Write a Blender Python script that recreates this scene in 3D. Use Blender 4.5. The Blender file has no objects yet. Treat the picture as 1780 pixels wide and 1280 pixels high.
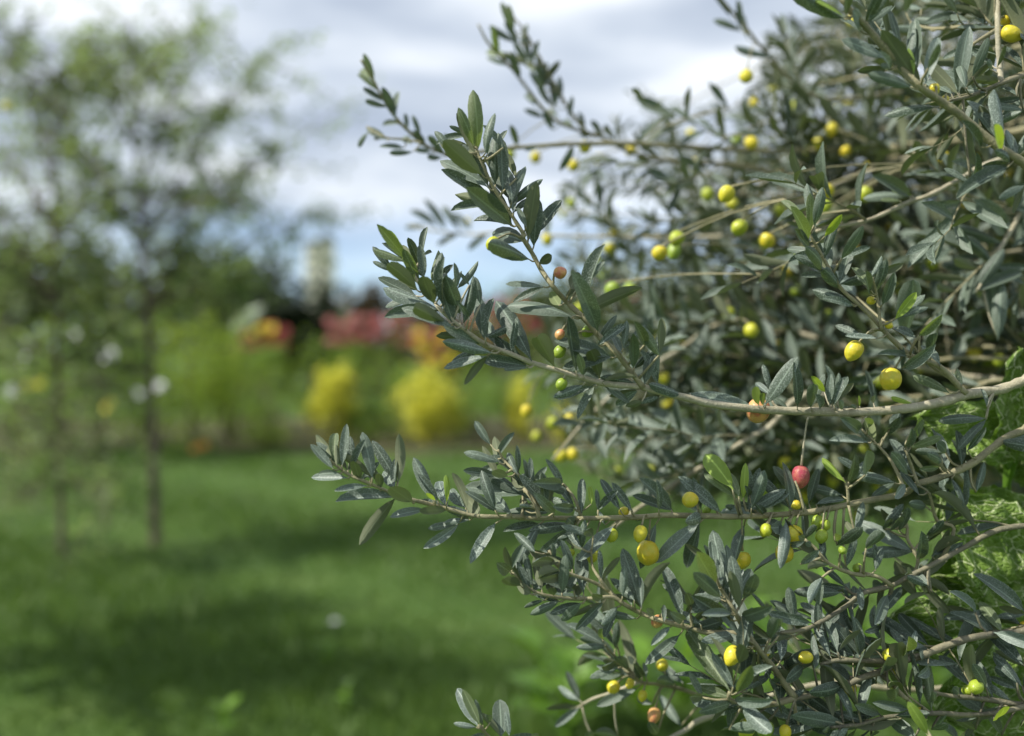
import bpy, bmesh, math, random
import numpy as np
from mathutils import Vector, Matrix

R = math.radians
rnd = random.Random(7)
SC = bpy.context.scene
COL = SC.collection

# ---------------------------------------------------------------- camera
F = 1710.0                      # focal length in photo pixels (photo is 1780 x 1280)
PITCH = R(-1.34)
CAM = Vector((0.0, 0.0, 1.5))
FWD = Vector((0, math.cos(PITCH), math.sin(PITCH)))
UP = Vector((0, -math.sin(PITCH), math.cos(PITCH)))
RT = Vector((1, 0, 0))
cd = bpy.data.cameras.new('camera')
cam = bpy.data.objects.new('camera', cd)
COL.objects.link(cam)
cam.location = CAM
cam.rotation_euler = (R(90) + PITCH, 0, 0)
cd.sensor_width = 36.0
cd.lens = F / 1780.0 * 36.0
cd.clip_start = 0.02
cd.clip_end = 2000
cd.dof.use_dof = True
cd.dof.focus_distance = 0.762
cd.dof.aperture_fstop = cd.lens / 14.5
SC.camera = cam

# ---------------------------------------------------------------- sky and sun
SUN_DIR = Vector((-0.66, -0.18, 0.70)).normalized()      # towards the sun
w = bpy.data.worlds.new('World')
SC.world = w
w.use_nodes = True
nt = w.node_tree
for n in list(nt.nodes):
    nt.nodes.remove(n)
N, L = nt.nodes.new, nt.links.new


def mth(t, op, a, b=None, c=None, clamp=False):
    n = t.nodes.new('ShaderNodeMath')
    n.operation = op
    n.use_clamp = clamp
    for i, v in enumerate((a, b, c)):
        if v is None:
            continue
        if isinstance(v, (int, float)):
            n.inputs[i].default_value = v
        else:
            t.links.new(v, n.inputs[i])
    return n.outputs[0]


def ramp(t, fac, stops):
    n = t.nodes.new('ShaderNodeValToRGB')
    el = n.color_ramp.elements
    while len(el) < len(stops):
        el.new(0.5)
    for e, (p, c) in zip(el, stops):
        e.position = p
        e.color = tuple(c) + (1,) if len(c) == 3 else c
    if fac is not None:
        t.links.new(fac, n.inputs[0])
    return n.outputs[0]


def mixc(t, fac, a, b, mode='MIX'):
    n = t.nodes.new('ShaderNodeMix')
    n.data_type = 'RGBA'
    n.blend_type = mode
    for sock, v in ((n.inputs[0], fac), (n.inputs[6], a), (n.inputs[7], b)):
        if isinstance(v, (int, float)):
            sock.default_value = v
        elif isinstance(v, tuple):
            sock.default_value = v + (1,) if len(v) == 3 else v
        else:
            t.links.new(v, sock)
    return n.outputs[2]


sky = N('ShaderNodeTexSky')
sky.sky_type = 'NISHITA'
sky.sun_disc = False
sky.sun_elevation = math.asin(SUN_DIR.z)
sky.sun_rotation = math.atan2(SUN_DIR.x, SUN_DIR.y)
sky.air_density = 1.0
sky.dust_density = 0.4
sky.ozone_density = 2.5
tc = N('ShaderNodeTexCoord')
sep = N('ShaderNodeSeparateXYZ')
L(tc.outputs['Generated'], sep.inputs[0])
mp = N('ShaderNodeMapping')
mp.inputs['Scale'].default_value = (2.2, 2.2, 9.0)
mp.inputs['Location'].default_value = (0.35, 0.2, 0.1)
L(tc.outputs['Generated'], mp.inputs[0])
nz = N('ShaderNodeTexNoise')
nz.inputs['Scale'].default_value = 1.0
nz.inputs['Detail'].default_value = 6
nz.inputs['Roughness'].default_value = 0.55
L(mp.outputs[0], nz.inputs[0])
nz2 = N('ShaderNodeTexNoise')
nz2.inputs['Scale'].default_value = 1.7
nz2.inputs['Detail'].default_value = 4
L(mp.outputs[0], nz2.inputs[0])
# cloud cover: a broken deck that thins out towards the horizon
el = mth(nt, 'ADD', sep.outputs[2], mth(nt, 'MULTIPLY', mth(nt, 'SUBTRACT', nz.outputs[0], 0.5), 0.28))
cover = ramp(nt, el, [(0.0, (0.22,) * 3), (0.09, (0.5,) * 3), (0.16, (0.95,) * 3), (1.0, (0.9,) * 3)])
cloudcol = ramp(nt, nz2.outputs[0], [(0.36, (2.75, 3.15, 3.8)), (0.5, (3.85, 4.25, 4.8)), (0.64, (5.9, 6.15, 6.4))])
clear = mixc(nt, 1.0, sky.outputs[0], (0.55, 0.70, 0.90), 'MULTIPLY')
skymix = mixc(nt, cover, clear, cloudcol)
bg = N('ShaderNodeBackground')
bg.inputs[1].default_value = 0.1
L(skymix, bg.inputs[0])
wo = N('ShaderNodeOutputWorld')
L(bg.outputs[0], wo.inputs[0])

sl = bpy.data.lights.new('sun', 'SUN')
sl.energy = 3.4
sl.angle = R(0.6)
sl.color = (1.0, 0.95, 0.86)
sun = bpy.data.objects.new('sun', sl)
COL.objects.link(sun)
sun.location = (-8, -2, 9)
sun.rotation_euler = SUN_DIR.to_track_quat('Z', 'Y').to_euler()

SC.view_settings.view_transform = 'Standard'
SC.view_settings.look = 'None'
SC.view_settings.exposure = 0.92
SC.view_settings.gamma = 1.0
SC.view_settings.use_curve_mapping = False
SC.render.engine = 'CYCLES'
SC.cycles.use_denoising = True
SC.cycles.max_bounces = 6
SC.cycles.transparent_max_bounces = 4
SC.cycles.sample_clamp_indirect = 6


# ---------------------------------------------------------------- helpers
def P(px, py, d):
    """photo pixel at depth d (metres along the view axis) -> world point"""
    return CAM + RT * ((px - 890) / F * d) - UP * ((py - 640) / F * d) + FWD * d


def gz(py):
    """distance at which the ground shows at photo row py"""
    return F * CAM.z / (py - 600.0)


class MB:
    def __init__(self):
        self.v, self.f, self.uv = [], [], []

    def tube(self, pts, rad, n=6, cap=True):
        pts = [Vector(p) for p in pts]
        b = len(self.v)
        ref = Vector((0.3, 0.2, 0.93))
        m = len(pts)
        for i, p in enumerate(pts):
            t = (pts[min(i + 1, m - 1)] - pts[max(i - 1, 0)]).normalized()
            x = t.cross(ref)
            if x.length < 1e-3:
                x = t.cross(Vector((1, 0, 0)))
            x.normalize()
            y = t.cross(x)
            r = rad[i] if isinstance(rad, (list, tuple)) else rad
            for k in range(n):
                a = 2 * math.pi * k / n
                self.v.append(p + x * (r * math.cos(a)) + y * (r * math.sin(a)))
                self.uv.append((k / n, i * 0.1))
        for i in range(m - 1):
            for k in range(n):
                k2 = (k + 1) % n
                self.f.append((b + i * n + k, b + i * n + k2, b + (i + 1) * n + k2, b + (i + 1) * n + k))
        if cap:
            self.f.append(tuple(b + k for k in range(n))[::-1])
            self.f.append(tuple(b + (m - 1) * n + k for k in range(n)))

    def add(self, tv, tf, tuv, M):
        b = len(self.v)
        self.v.extend(M @ Vector(p) for p in tv)
        self.uv.extend(tuv)
        self.f.extend(tuple(b + i for i in q) for q in tf)

    def mesh(self, name, off=Vector((0, 0, 0)), smooth=True):
        me = bpy.data.meshes.new(name)
        me.from_pydata([tuple(p - off) for p in self.v], [], self.f)
        if len(self.uv) == len(self.v) and self.v:
            lay = me.uv_layers.new(name='UVMap')
            li = np.empty(len(me.loops), dtype=np.int32)
            me.loops.foreach_get('vertex_index', li)
            arr = np.array(self.uv, dtype=np.float32)[li]
            lay.data.foreach_set('uv', arr.ravel())
        if smooth:
            me.polygons.foreach_set('use_smooth', [True] * len(me.polygons))
        me.update()
        return me


def obj(name, me, mat=None, parent=None, kind=None):
    o = bpy.data.objects.new(name, me)
    COL.objects.link(o)
    if mat is not None and me is not None and len(me.materials) == 0:
        me.materials.append(mat)
    if parent is not None:
        o.parent = parent
    if kind:
        o['kind'] = kind
    return o


def thing(name, label, cat, loc=(0, 0, 0), group=None):
    o = bpy.data.objects.new(name, None)
    o.empty_display_size = 0.1
    COL.objects.link(o)
    o.location = loc
    o['label'] = label
    o['category'] = cat
    if group:
        o['group'] = group
    return o


def catmull(pts, per=5):
    """smooth polyline through the given 3-D points"""
    pts = [Vector(p) for p in pts]
    if len(pts) < 3:
        return [pts[0].lerp(pts[-1], i / per) for i in range(per + 1)]
    out = []
    ext = [pts[0] * 2 - pts[1]] + pts + [pts[-1] * 2 - pts[-2]]
    for i in range(1, len(ext) - 2):
        a, b, c, d = ext[i - 1:i + 3]
        for k in range(per):
            t = k / per
            out.append(0.5 * ((2 * b) + (c - a) * t + (2 * a - 5 * b + 4 * c - d) * t * t
                              + (3 * b - a - 3 * c + d) * t ** 3))
    out.append(pts[-1])
    return out


# ---------------------------------------------------------------- materials
def newmat(name):
    m = bpy.data.materials.new(name)
    m.use_nodes = True
    t = m.node_tree
    for n in list(t.nodes):
        t.nodes.remove(n)
    out = t.nodes.new('ShaderNodeOutputMaterial')
    return m, t, out


def noise(t, scale, detail=3, rough=0.5, vec=None, dist=0.0):
    n = t.nodes.new('ShaderNodeTexNoise')
    n.inputs['Scale'].default_value = scale
    n.inputs['Detail'].default_value = detail
    n.inputs['Roughness'].default_value = rough
    n.inputs['Distortion'].default_value = dist
    if vec is not None:
        t.links.new(vec, n.inputs[0])
    return n.outputs[0]


def pos(t):
    return t.nodes.new('ShaderNodeNewGeometry').outputs['Position']


def rand(t):
    a = t.nodes.new('ShaderNodeObjectInfo').outputs['Random']
    b = t.nodes.new('ShaderNodeNewGeometry').outputs['Random Per Island']
    return mth(t, 'FRACT', mth(t, 'ADD', a, b))


def principled(t, col, rough=0.6, spec=0.4, bump=None, bstr=0.2, bdist=0.002):
    p = t.nodes.new('ShaderNodeBsdfPrincipled')
    if isinstance(col, tuple):
        p.inputs['Base Color'].default_value = col + (1,)
    else:
        t.links.new(col, p.inputs['Base Color'])
    if isinstance(rough, (int, float)):
        p.inputs['Roughness'].default_value = rough
    else:
        t.links.new(rough, p.inputs['Roughness'])
    p.inputs['Specular IOR Level'].default_value = spec
    if bump is not None:
        b = t.nodes.new('ShaderNodeBump')
        b.inputs['Strength'].default_value = bstr
        b.inputs['Distance'].default_value = bdist
        t.links.new(bump, b.inputs['Height'])
        t.links.new(b.outputs[0], p.inputs['Normal'])
    return p


def leafmat(name, dark, light, speck, speck_amt, under, trans, tamt, rough=0.55, scale=900, spec=0.38):
    """two-sided leaf: waxy upper face with pale scales and a midrib, matte paler underside"""
    m, t, out = newmat(name)
    r = rand(t)
    ps = pos(t)
    top = mixc(t, r, dark, light)
    sp = noise(t, scale, 2, 0.6, ps)
    big = noise(t, 90, 2, 0.5, ps)
    r2 = mth(t, 'FRACT', mth(t, 'MULTIPLY', r, 7.31))
    amt = mth(t, 'MULTIPLY', mth(t, 'MULTIPLY', mth(t, 'ADD', r2, 0.35), speck_amt), mth(t, 'MULTIPLY', big, 1.7))
    spf = mth(t, 'MULTIPLY', ramp(t, sp, [(0.5, (0, 0, 0)), (0.66, (1, 1, 1))]), amt, clamp=True)
    top = mixc(t, spf, top, speck)
    uvn = t.nodes.new('ShaderNodeUVMap')
    uvn.uv_map = 'UVMap'
    su = t.nodes.new('ShaderNodeSeparateXYZ')
    t.links.new(uvn.outputs[0], su.inputs[0])
    du = mth(t, 'ABSOLUTE', mth(t, 'SUBTRACT', su.outputs[0], 0.5))
    rib = mth(t, 'MULTIPLY', mth(t, 'LESS_THAN', du, 0.045), 0.55)
    ribcol = tuple(min(1, c * 2.0 + 0.05) for c in light)
    top = mixc(t, rib, top, ribcol)
    # leaf base and margin run to a yellower tone
    marg = mth(t, 'MULTIPLY', ramp(t, du, [(0.44, (0, 0, 0)), (0.5, (1, 1, 1))]), 0.35)
    top = mixc(t, marg, top, tuple(c * 1.9 + 0.02 for c in light))
    und = mixc(t, mth(t, 'MULTIPLY', r2, 0.6), under, tuple(c * 0.6 for c in under))
    und = mixc(t, mth(t, 'MULTIPLY', mth(t, 'LESS_THAN', du, 0.05), 0.5), und, tuple(min(1, c * 1.5) for c in under))
    back = t.nodes.new('ShaderNodeNewGeometry').outputs['Backfacing']
    col = mixc(t, back, top, und)
    ro = mth(t, 'ADD', rough, mth(t, 'MULTIPLY', back, 0.3))
    p = principled(t, col, ro, spec, noise(t, 500, 2, 0.5, ps), 0.25, 0.0008)
    tr = t.nodes.new('ShaderNodeBsdfTranslucent')
    tr.inputs[0].default_value = trans + (1,)
    mx = t.nodes.new('ShaderNodeMixShader')
    mx.inputs[0].default_value = tamt
    t.links.new(p.outputs[0], mx.inputs[1])
    t.links.new(tr.outputs[0], mx.inputs[2])
    t.links.new(mx.outputs[0], out.inputs[0])
    return m


M = {}
M['leaf'] = leafmat('olive_leaf', (0.048, 0.070, 0.050), (0.115, 0.15, 0.112), (0.34, 0.40, 0.35), 0.5,
                    (0.15, 0.17, 0.10), (0.14, 0.2, 0.05), 0.13)
M['leaf_lit'] = leafmat('olive_leaf_lit', (0.085, 0.115, 0.092), (0.155, 0.195, 0.16), (0.40, 0.46, 0.41), 0.6,
                      (0.24, 0.27, 0.2), (0.15, 0.2, 0.07), 0.12, 0.5)  # lit copy of the leaf: sky light painted in as paler base and scales
M['young'] = leafmat('olive_leaf_young', (0.085, 0.115, 0.06), (0.145, 0.18, 0.09), (0.4, 0.46, 0.34), 0.4,
                     (0.2, 0.24, 0.11), (0.25, 0.36, 0.05), 0.25)
M['bright'] = leafmat('olive_leaf_fresh', (0.16, 0.25, 0.04), (0.26, 0.36, 0.06), (0.4, 0.5, 0.2), 0.2,
                      (0.28, 0.34, 0.1), (0.4, 0.55, 0.04), 0.35)


def woodmat(name, a, b, c, scale=60, bs=0.4, bd=0.002):
    m, t, out = newmat(name)
    ps = pos(t)
    n1 = noise(t, scale, 4, 0.6, ps)
    n2 = noise(t, scale * 9, 3, 0.6, ps)
    col = ramp(t, n1, [(0.3, a), (0.5, b), (0.7, c)])
    col = mixc(t, mth(t, 'MULTIPLY', ramp(t, n2, [(0.55, (0, 0, 0)), (0.7, (1, 1, 1))]), 0.5), col, tuple(min(1, x * 1.5) for x in c))
    p = principled(t, col, 0.7, 0.3, n2, bs, bd)
    t.links.new(p.outputs[0], out.inputs[0])
    return m


M['twig'] = woodmat('olive_twig_bark', (0.15, 0.145, 0.085), (0.25, 0.23, 0.135), (0.32, 0.29, 0.17), 45)
M['palewood'] = woodmat('pale_branch_bark', (0.22, 0.20, 0.13), (0.36, 0.33, 0.23), (0.42, 0.385, 0.29), 45)
M['darkwood'] = woodmat('grey_branch_bark', (0.08, 0.075, 0.055), (0.15, 0.14, 0.092), (0.23, 0.21, 0.135), 40)
M['trunk'] = woodmat('trunk_bark', (0.07, 0.06, 0.05), (0.15, 0.13, 0.1), (0.24, 0.21, 0.17), 14, 0.8, 0.01)
M['brownbark'] = woodmat('young_tree_bark', (0.06, 0.045, 0.038), (0.11, 0.08, 0.066), (0.16, 0.12, 0.095), 20, 0.6, 0.006)


def fruitmat(name, stops, blotch=None):
    m, t, out = newmat(name)
    r = rand(t)
    col = ramp(t, r, stops)
    ps = pos(t)
    n1 = noise(t, 130, 3, 0.6, ps)
    n2 = noise(t, 1400, 2, 0.5, ps)
    if blotch:
        col = mixc(t, ramp(t, n1, [(0.42, (0, 0, 0)), (0.62, (1, 1, 1))]), col, blotch)
    col = mixc(t, mth(t, 'MULTIPLY', ramp(t, n2, [(0.62, (0, 0, 0)), (0.7, (1, 1, 1))]), 0.35), col, (0.75, 0.72, 0.4))
    p = principled(t, col, 0.38, 0.45, noise(t, 260, 2, 0.5, ps), 0.35, 0.002)
    p.inputs['Subsurface Weight'].default_value = 0.15
    p.inputs['Subsurface Radius'].default_value = (0.004, 0.003, 0.001)
    p.inputs['Subsurface Scale'].default_value = 1.0
    t.links.new(p.outputs[0], out.inputs[0])
    return m


M['fruit'] = fruitmat('olive_skin', [(0.0, (0.60, 0.50, 0.03)), (0.45, (0.55, 0.50, 0.03)), (0.7, (0.40, 0.44, 0.03)), (1.0, (0.30, 0.38, 0.035))])
M['fruit_y'] = fruitmat('olive_skin_ripe', [(0.0, (0.66, 0.52, 0.03)), (1.0, (0.58, 0.46, 0.03))], (0.5, 0.46, 0.03))
M['fruit_g'] = fruitmat('olive_skin_green', [(0.0, (0.34, 0.42, 0.035)), (1.0, (0.22, 0.32, 0.035))])
M['fruit_o'] = fruitmat('olive_skin_peach', [(0.0, (0.6, 0.33, 0.12)), (1.0, (0.55, 0.38, 0.12))], (0.48, 0.16, 0.09))
M['fruit_r'] = fruitmat('olive_skin_magenta', [(0.0, (0.33, 0.045, 0.07)), (1.0, (0.33, 0.045, 0.07))], (0.42, 0.13, 0.09))


def foliagemat(name, a, b, trans, tamt=0.25, rough=0.6):
    m, t, out = newmat(name)
    r = rand(t)
    n1 = noise(t, 1.2, 3, 0.5, pos(t))
    col = mixc(t, r, a, b)
    col = mixc(t, mth(t, 'MULTIPLY', n1, 0.5), col, tuple(x * 0.55 for x in a))
    p = principled(t, col, rough, 0.35)
    tr = t.nodes.new('ShaderNodeBsdfTranslucent')
    tr.inputs[0].default_value = trans + (1,)
    mx = t.nodes.new('ShaderNodeMixShader')
    mx.inputs[0].default_value = tamt
    t.links.new(p.outputs[0], mx.inputs[1])
    t.links.new(tr.outputs[0], mx.inputs[2])
    t.links.new(mx.outputs[0], out.inputs[0])
    return m


M['airy'] = foliagemat('young_tree_leaf', (0.13, 0.185, 0.07), (0.235, 0.295, 0.125), (0.32, 0.43, 0.13), 0.45)
M['shrub'] = foliagemat('shrub_leaf', (0.095, 0.17, 0.024), (0.19, 0.285, 0.045), (0.3, 0.45, 0.04), 0.38)
M['shrub_lime'] = foliagemat('lime_shrub_leaf', (0.17, 0.26, 0.028), (0.29, 0.38, 0.045), (0.42, 0.55, 0.05), 0.38)
M['deep'] = foliagemat('dark_tree_leaf', (0.014, 0.024, 0.010), (0.032, 0.05, 0.018), (0.03, 0.05, 0.01), 0.1)
M['mid'] = foliagemat('far_tree_leaf', (0.085, 0.115, 0.04), (0.15, 0.18, 0.065), (0.12, 0.17, 0.04), 0.2)
M['russet'] = foliagemat('russet_leaf', (0.09, 0.075, 0.045), (0.13, 0.105, 0.06), (0.12, 0.09, 0.04), 0.15)
M['golden'] = foliagemat('golden_leaf', (0.55, 0.55, 0.05), (0.78, 0.74, 0.09), (0.8, 0.78, 0.08), 0.3)
M['weed'] = foliagemat('weed_leaf', (0.08, 0.17, 0.018), (0.16, 0.3, 0.03), (0.24, 0.42, 0.03), 0.3, 0.45)
M['grassblade'] = foliagemat('grass_blade', (0.06, 0.12, 0.022), (0.135, 0.215, 0.048), (0.17, 0.3, 0.04), 0.25, 0.5)


def petalmat(name, a, b):
    m, t, out = newmat(name)
    p = principled(t, mixc(t, rand(t), a, b), 0.55, 0.3)
    t.links.new(p.outputs[0], out.inputs[0])
    return m


M['petal_red'] = petalmat('red_petal', (0.36, 0.06, 0.06), (0.46, 0.13, 0.12))
M['petal_pink'] = petalmat('pink_petal', (0.45, 0.15, 0.14), (0.5, 0.24, 0.2))
M['petal_orange'] = petalmat('orange_petal', (0.55, 0.2, 0.06), (0.6, 0.34, 0.1))
M['petal_yellow'] = petalmat('yellow_petal', (0.75, 0.6, 0.05), (0.65, 0.6, 0.05))
M['petal_white'] = petalmat('white_petal', (0.85, 0.85, 0.82), (0.75, 0.76, 0.75))

m, t, out = newmat('lawn_ground')
ps = pos(t)
c1 = ramp(t, noise(t, 0.9, 4, 0.6, ps), [(0.3, (0.05, 0.10, 0.018)), (0.5, (0.09, 0.16, 0.034)), (0.72, (0.155, 0.22, 0.06))])
c1 = mixc(t, mth(t, 'MULTIPLY', noise(t, 26, 4, 0.7, ps), 0.7), c1, (0.03, 0.065, 0.014))
p = principled(t, c1, 0.85, 0.15, noise(t, 60, 3, 0.7, ps), 0.6, 0.03)
t.links.new(p.outputs[0], out.inputs[0])
M['lawn'] = m
m, t, out = newmat('bed_soil')
ps = pos(t)
p = principled(t, ramp(t, noise(t, 5, 5, 0.7, ps), [(0.35, (0.05, 0.06, 0.025)), (0.7, (0.13, 0.11, 0.06))]), 0.9, 0.2, noise(t, 30, 4, 0.7, ps), 0.8, 0.03)
t.links.new(p.outputs[0], out.inputs[0])
M['soil'] = m

# net-veined broad leaf
m, t, out = newmat('net_veined_leaf')
ps = pos(t)
uvn = t.nodes.new('ShaderNodeUVMap')
uvn.uv_map = 'UVMap'
wv = t.nodes.new('ShaderNodeVectorMath')
wv.operation = 'ADD'
t.links.new(uvn.outputs[0], wv.inputs[0])
nv = t.nodes.new('ShaderNodeTexNoise')
nv.inputs['Scale'].default_value = 14
t.links.new(uvn.outputs[0], nv.inputs[0])
sc_ = t.nodes.new('ShaderNodeVectorMath')
sc_.operation = 'SCALE'
sc_.inputs['Scale'].default_value = 0.06
t.links.new(nv.outputs['Color'], sc_.inputs[0])
t.links.new(sc_.outputs[0], wv.inputs[1])


def veins(scale, wid):
    v = t.nodes.new('ShaderNodeTexVoronoi')
    v.voronoi_dimensions = '2D'
    v.feature = 'DISTANCE_TO_EDGE'
    v.inputs['Scale'].default_value = scale
    t.links.new(wv.outputs[0], v.inputs['Vector'])
    return ramp(t, v.outputs['Distance'], [(0.0, (1, 1, 1)), (wid, (0, 0, 0))]), v.outputs['Distance']


v1, d1 = veins(8, 0.07)
v2, d2 = veins(24, 0.12)
g = ramp(t, noise(t, 60, 4, 0.6, ps), [(0.3, (0.085, 0.165, 0.02)), (0.7, (0.19, 0.30, 0.04))])
g = mixc(t, mth(t, 'MULTIPLY', v2, 0.45), g, (0.36, 0.5, 0.15))
brk = ramp(t, noise(t, 45, 2, 0.5, ps), [(0.36, (0, 0, 0)), (0.5, (1, 1, 1))])
g = mixc(t, mth(t, 'MULTIPLY', v1, brk), g, (0.66, 0.72, 0.42))
p = principled(t, g, 0.5, 0.4, d2, 0.7, 0.004)
tr = t.nodes.new('ShaderNodeBsdfTranslucent')
tr.inputs[0].default_value = (0.2, 0.36, 0.03, 1)
mx = t.nodes.new('ShaderNodeMixShader')
mx.inputs[0].default_value = 0.25
t.links.new(p.outputs[0], mx.inputs[1])
t.links.new(tr.outputs[0], mx.inputs[2])
t.links.new(mx.outputs[0], out.inputs[0])
M['netleaf'] = m


def plain(name, col, rough=0.7):
    m, t, out = newmat(name)
    n1 = noise(t, 0.8, 4, 0.6, pos(t))
    p = principled(t, mixc(t, n1, tuple(c * 0.85 for c in col), col), rough, 0.3)
    t.links.new(p.outputs[0], out.inputs[0])
    return m


M['paleleaf'] = plain('pale_leaf', (0.5, 0.56, 0.42))
M['cream'] = plain('cream_render', (0.82, 0.78, 0.62))
M['roofgrey'] = plain('grey_roof', (0.2, 0.19, 0.18))
M['pane'] = plain('window_glass', (0.06, 0.08, 0.1), 0.15)

# ================================================================ the setting
def sheet(name, x0, x1, y0, y1, z, mat, nx=1, ny=1, label=None):
    mb = MB()
    for j in range(ny + 1):
        for i in range(nx + 1):
            mb.v.append(Vector((x0 + (x1 - x0) * i / nx, y0 + (y1 - y0) * j / ny, z)))
    for j in range(ny):
        for i in range(nx):
            a = j * (nx + 1) + i
            mb.f.append((a, a + 1, a + nx + 2, a + nx + 1))
    return obj(name, mb.mesh(name, smooth=False), mat, kind='structure')


sheet('lawn', -500, 500, -40, 900, 0.0, M['lawn'])
# planting bed behind the lawn, with a wavy front edge
mb = MB()
xs = np.linspace(-14, 16, 60)
for x in xs:
    yf = 13.75 + 0.35 * math.sin(x * 0.9) + 0.2 * math.sin(x * 2.3 + 1)
    mb.v += [Vector((x, yf, 0.004)), Vector((x, yf + 0.25, 0.06)), Vector((x, 19.5, 0.07))]
for i in range(len(xs) - 1):
    a = i * 3
    mb.f += [(a, a + 3, a + 4, a + 1), (a + 1, a + 4, a + 5, a + 2)]
obj('flower_bed', mb.mesh('flower_bed'), M['soil'], kind='structure')

# grass blades over the part of the lawn that the frame shows
rs = np.random.RandomState(3)
NB = 90000
d = 3.0 * (14.2 / 3.0) ** rs.rand(NB)
x = (rs.rand(NB) * 1.25 - 0.72) * d * 1.15
h = (0.035 + 0.05 * rs.rand(NB)) * (0.8 + 0.5 * np.sin(x * 1.7 + d * 2.1))
an = rs.rand(NB) * 2 * np.pi
wd = 0.004 + 0.0012 * d
ln = h * 0.6
an2 = rs.rand(NB) * 2 * np.pi
v = np.zeros((NB, 3, 3), np.float32)
v[:, 0] = np.stack([x - np.cos(an) * wd, d - np.sin(an) * wd, np.full(NB, -0.002)], 1)
v[:, 1] = np.stack([x + np.cos(an) * wd, d + np.sin(an) * wd, np.full(NB, -0.002)], 1)
v[:, 2] = np.stack([x + np.cos(an2) * ln, d + np.sin(an2) * ln, h], 1)
me = bpy.data.meshes.new('grass')
me.vertices.add(NB * 3)
me.vertices.foreach_set('co', v.ravel())
me.loops.add(NB * 3)
me.loops.foreach_set('vertex_index', np.arange(NB * 3, dtype=np.int32))
me.polygons.add(NB)
me.polygons.foreach_set('loop_start', np.arange(0, NB * 3, 3, dtype=np.int32))
me.update(calc_edges=True)
gr = obj('grass', me, M['grassblade'], kind='stuff')
gr['label'] = 'short green mown grass blades covering the lawn'
gr['category'] = 'grass'


# ---------------------------------------------------------------- leafy masses for the garden behind
def leaf_cloud(mb, pts, size, rr, flat=0.4, droop=0.0):
    """one folded lozenge leaf per point"""
    for p in pts:
        L_ = size * (0.6 + 0.8 * rr.random())
        a = rr.random() * 2 * math.pi
        el = rr.uniform(-0.9, 0.7) - droop
        ax = Vector((math.cos(a) * math.cos(el), math.sin(a) * math.cos(el), math.sin(el)))
        sd = ax.cross(Vector((rr.gauss(0, flat), rr.gauss(0, flat), 1))).normalized() * (L_ * 0.27)
        n = ax.cross(sd).normalized() * (L_ * 0.08)
        b = len(mb.v)
        mb.v += [p, p + ax * (L_ * 0.5) + sd + n, p + ax * L_, p + ax * (L_ * 0.5) - sd + n]
        mb.f += [(b, b + 1, b + 2), (b, b + 2, b + 3)]


def clump_points(c, r, n, rr, nb=14):
    """points in lumpy sub-clumps on and inside an ellipsoid"""
    out = []
    subs = []
    for _ in range(nb):
        u = Vector((rr.gauss(0, 1), rr.gauss(0, 1), rr.gauss(0, 1))).normalized()
        q = rr.uniform(0.45, 0.95)
        subs.append((Vector((u.x * r[0] * q, u.y * r[1] * q, u.z * r[2] * q)), rr.uniform(0.22, 0.42)))
    for _ in range(n):
        s, k = rr.choice(subs)
        u = Vector((rr.gauss(0, 0.5), rr.gauss(0, 0.5), rr.gauss(0, 0.5)))
        out.append(Vector(c) + s + Vector((u.x * r[0], u.y * r[1], u.z * r[2])) * k * 1.5)
    return out


def bloom_mesh(name, mat, n=9, seed=1):
    rr = random.Random(seed)
    mb = MB()
    for ring, (k, el, ln) in enumerate(((n, 0.25, 1.0), (n - 2, 0.75, 0.8), (5, 1.2, 0.6))):
        for i in range(k):
            a = 2 * math.pi * i / k + ring * 0.4 + rr.uniform(-.15, .15)
            ax = Vector((math.cos(a) * math.cos(el), math.sin(a) * math.cos(el), math.sin(el)))
            sd = Vector((-math.sin(a), math.cos(a), 0)) * (0.36 * ln)
            b = len(mb.v)
            o = Vector((0, 0, 0.02 * ring))
            mb.v += [o, o + ax * 0.6 * ln + sd, o + ax * ln, o + ax * 0.6 * ln - sd]
            mb.f += [(b, b + 1, b + 2), (b, b + 2, b + 3)]
    return mb.mesh(name, smooth=False)


BLOOM = {k: bloom_mesh('bloom_' + k, None, 9, i) for i, k in enumerate(('red', 'pink', 'orange', 'yellow', 'white'))}
for k in BLOOM:
    BLOOM[k].materials.append(M['petal_' + k])


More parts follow.
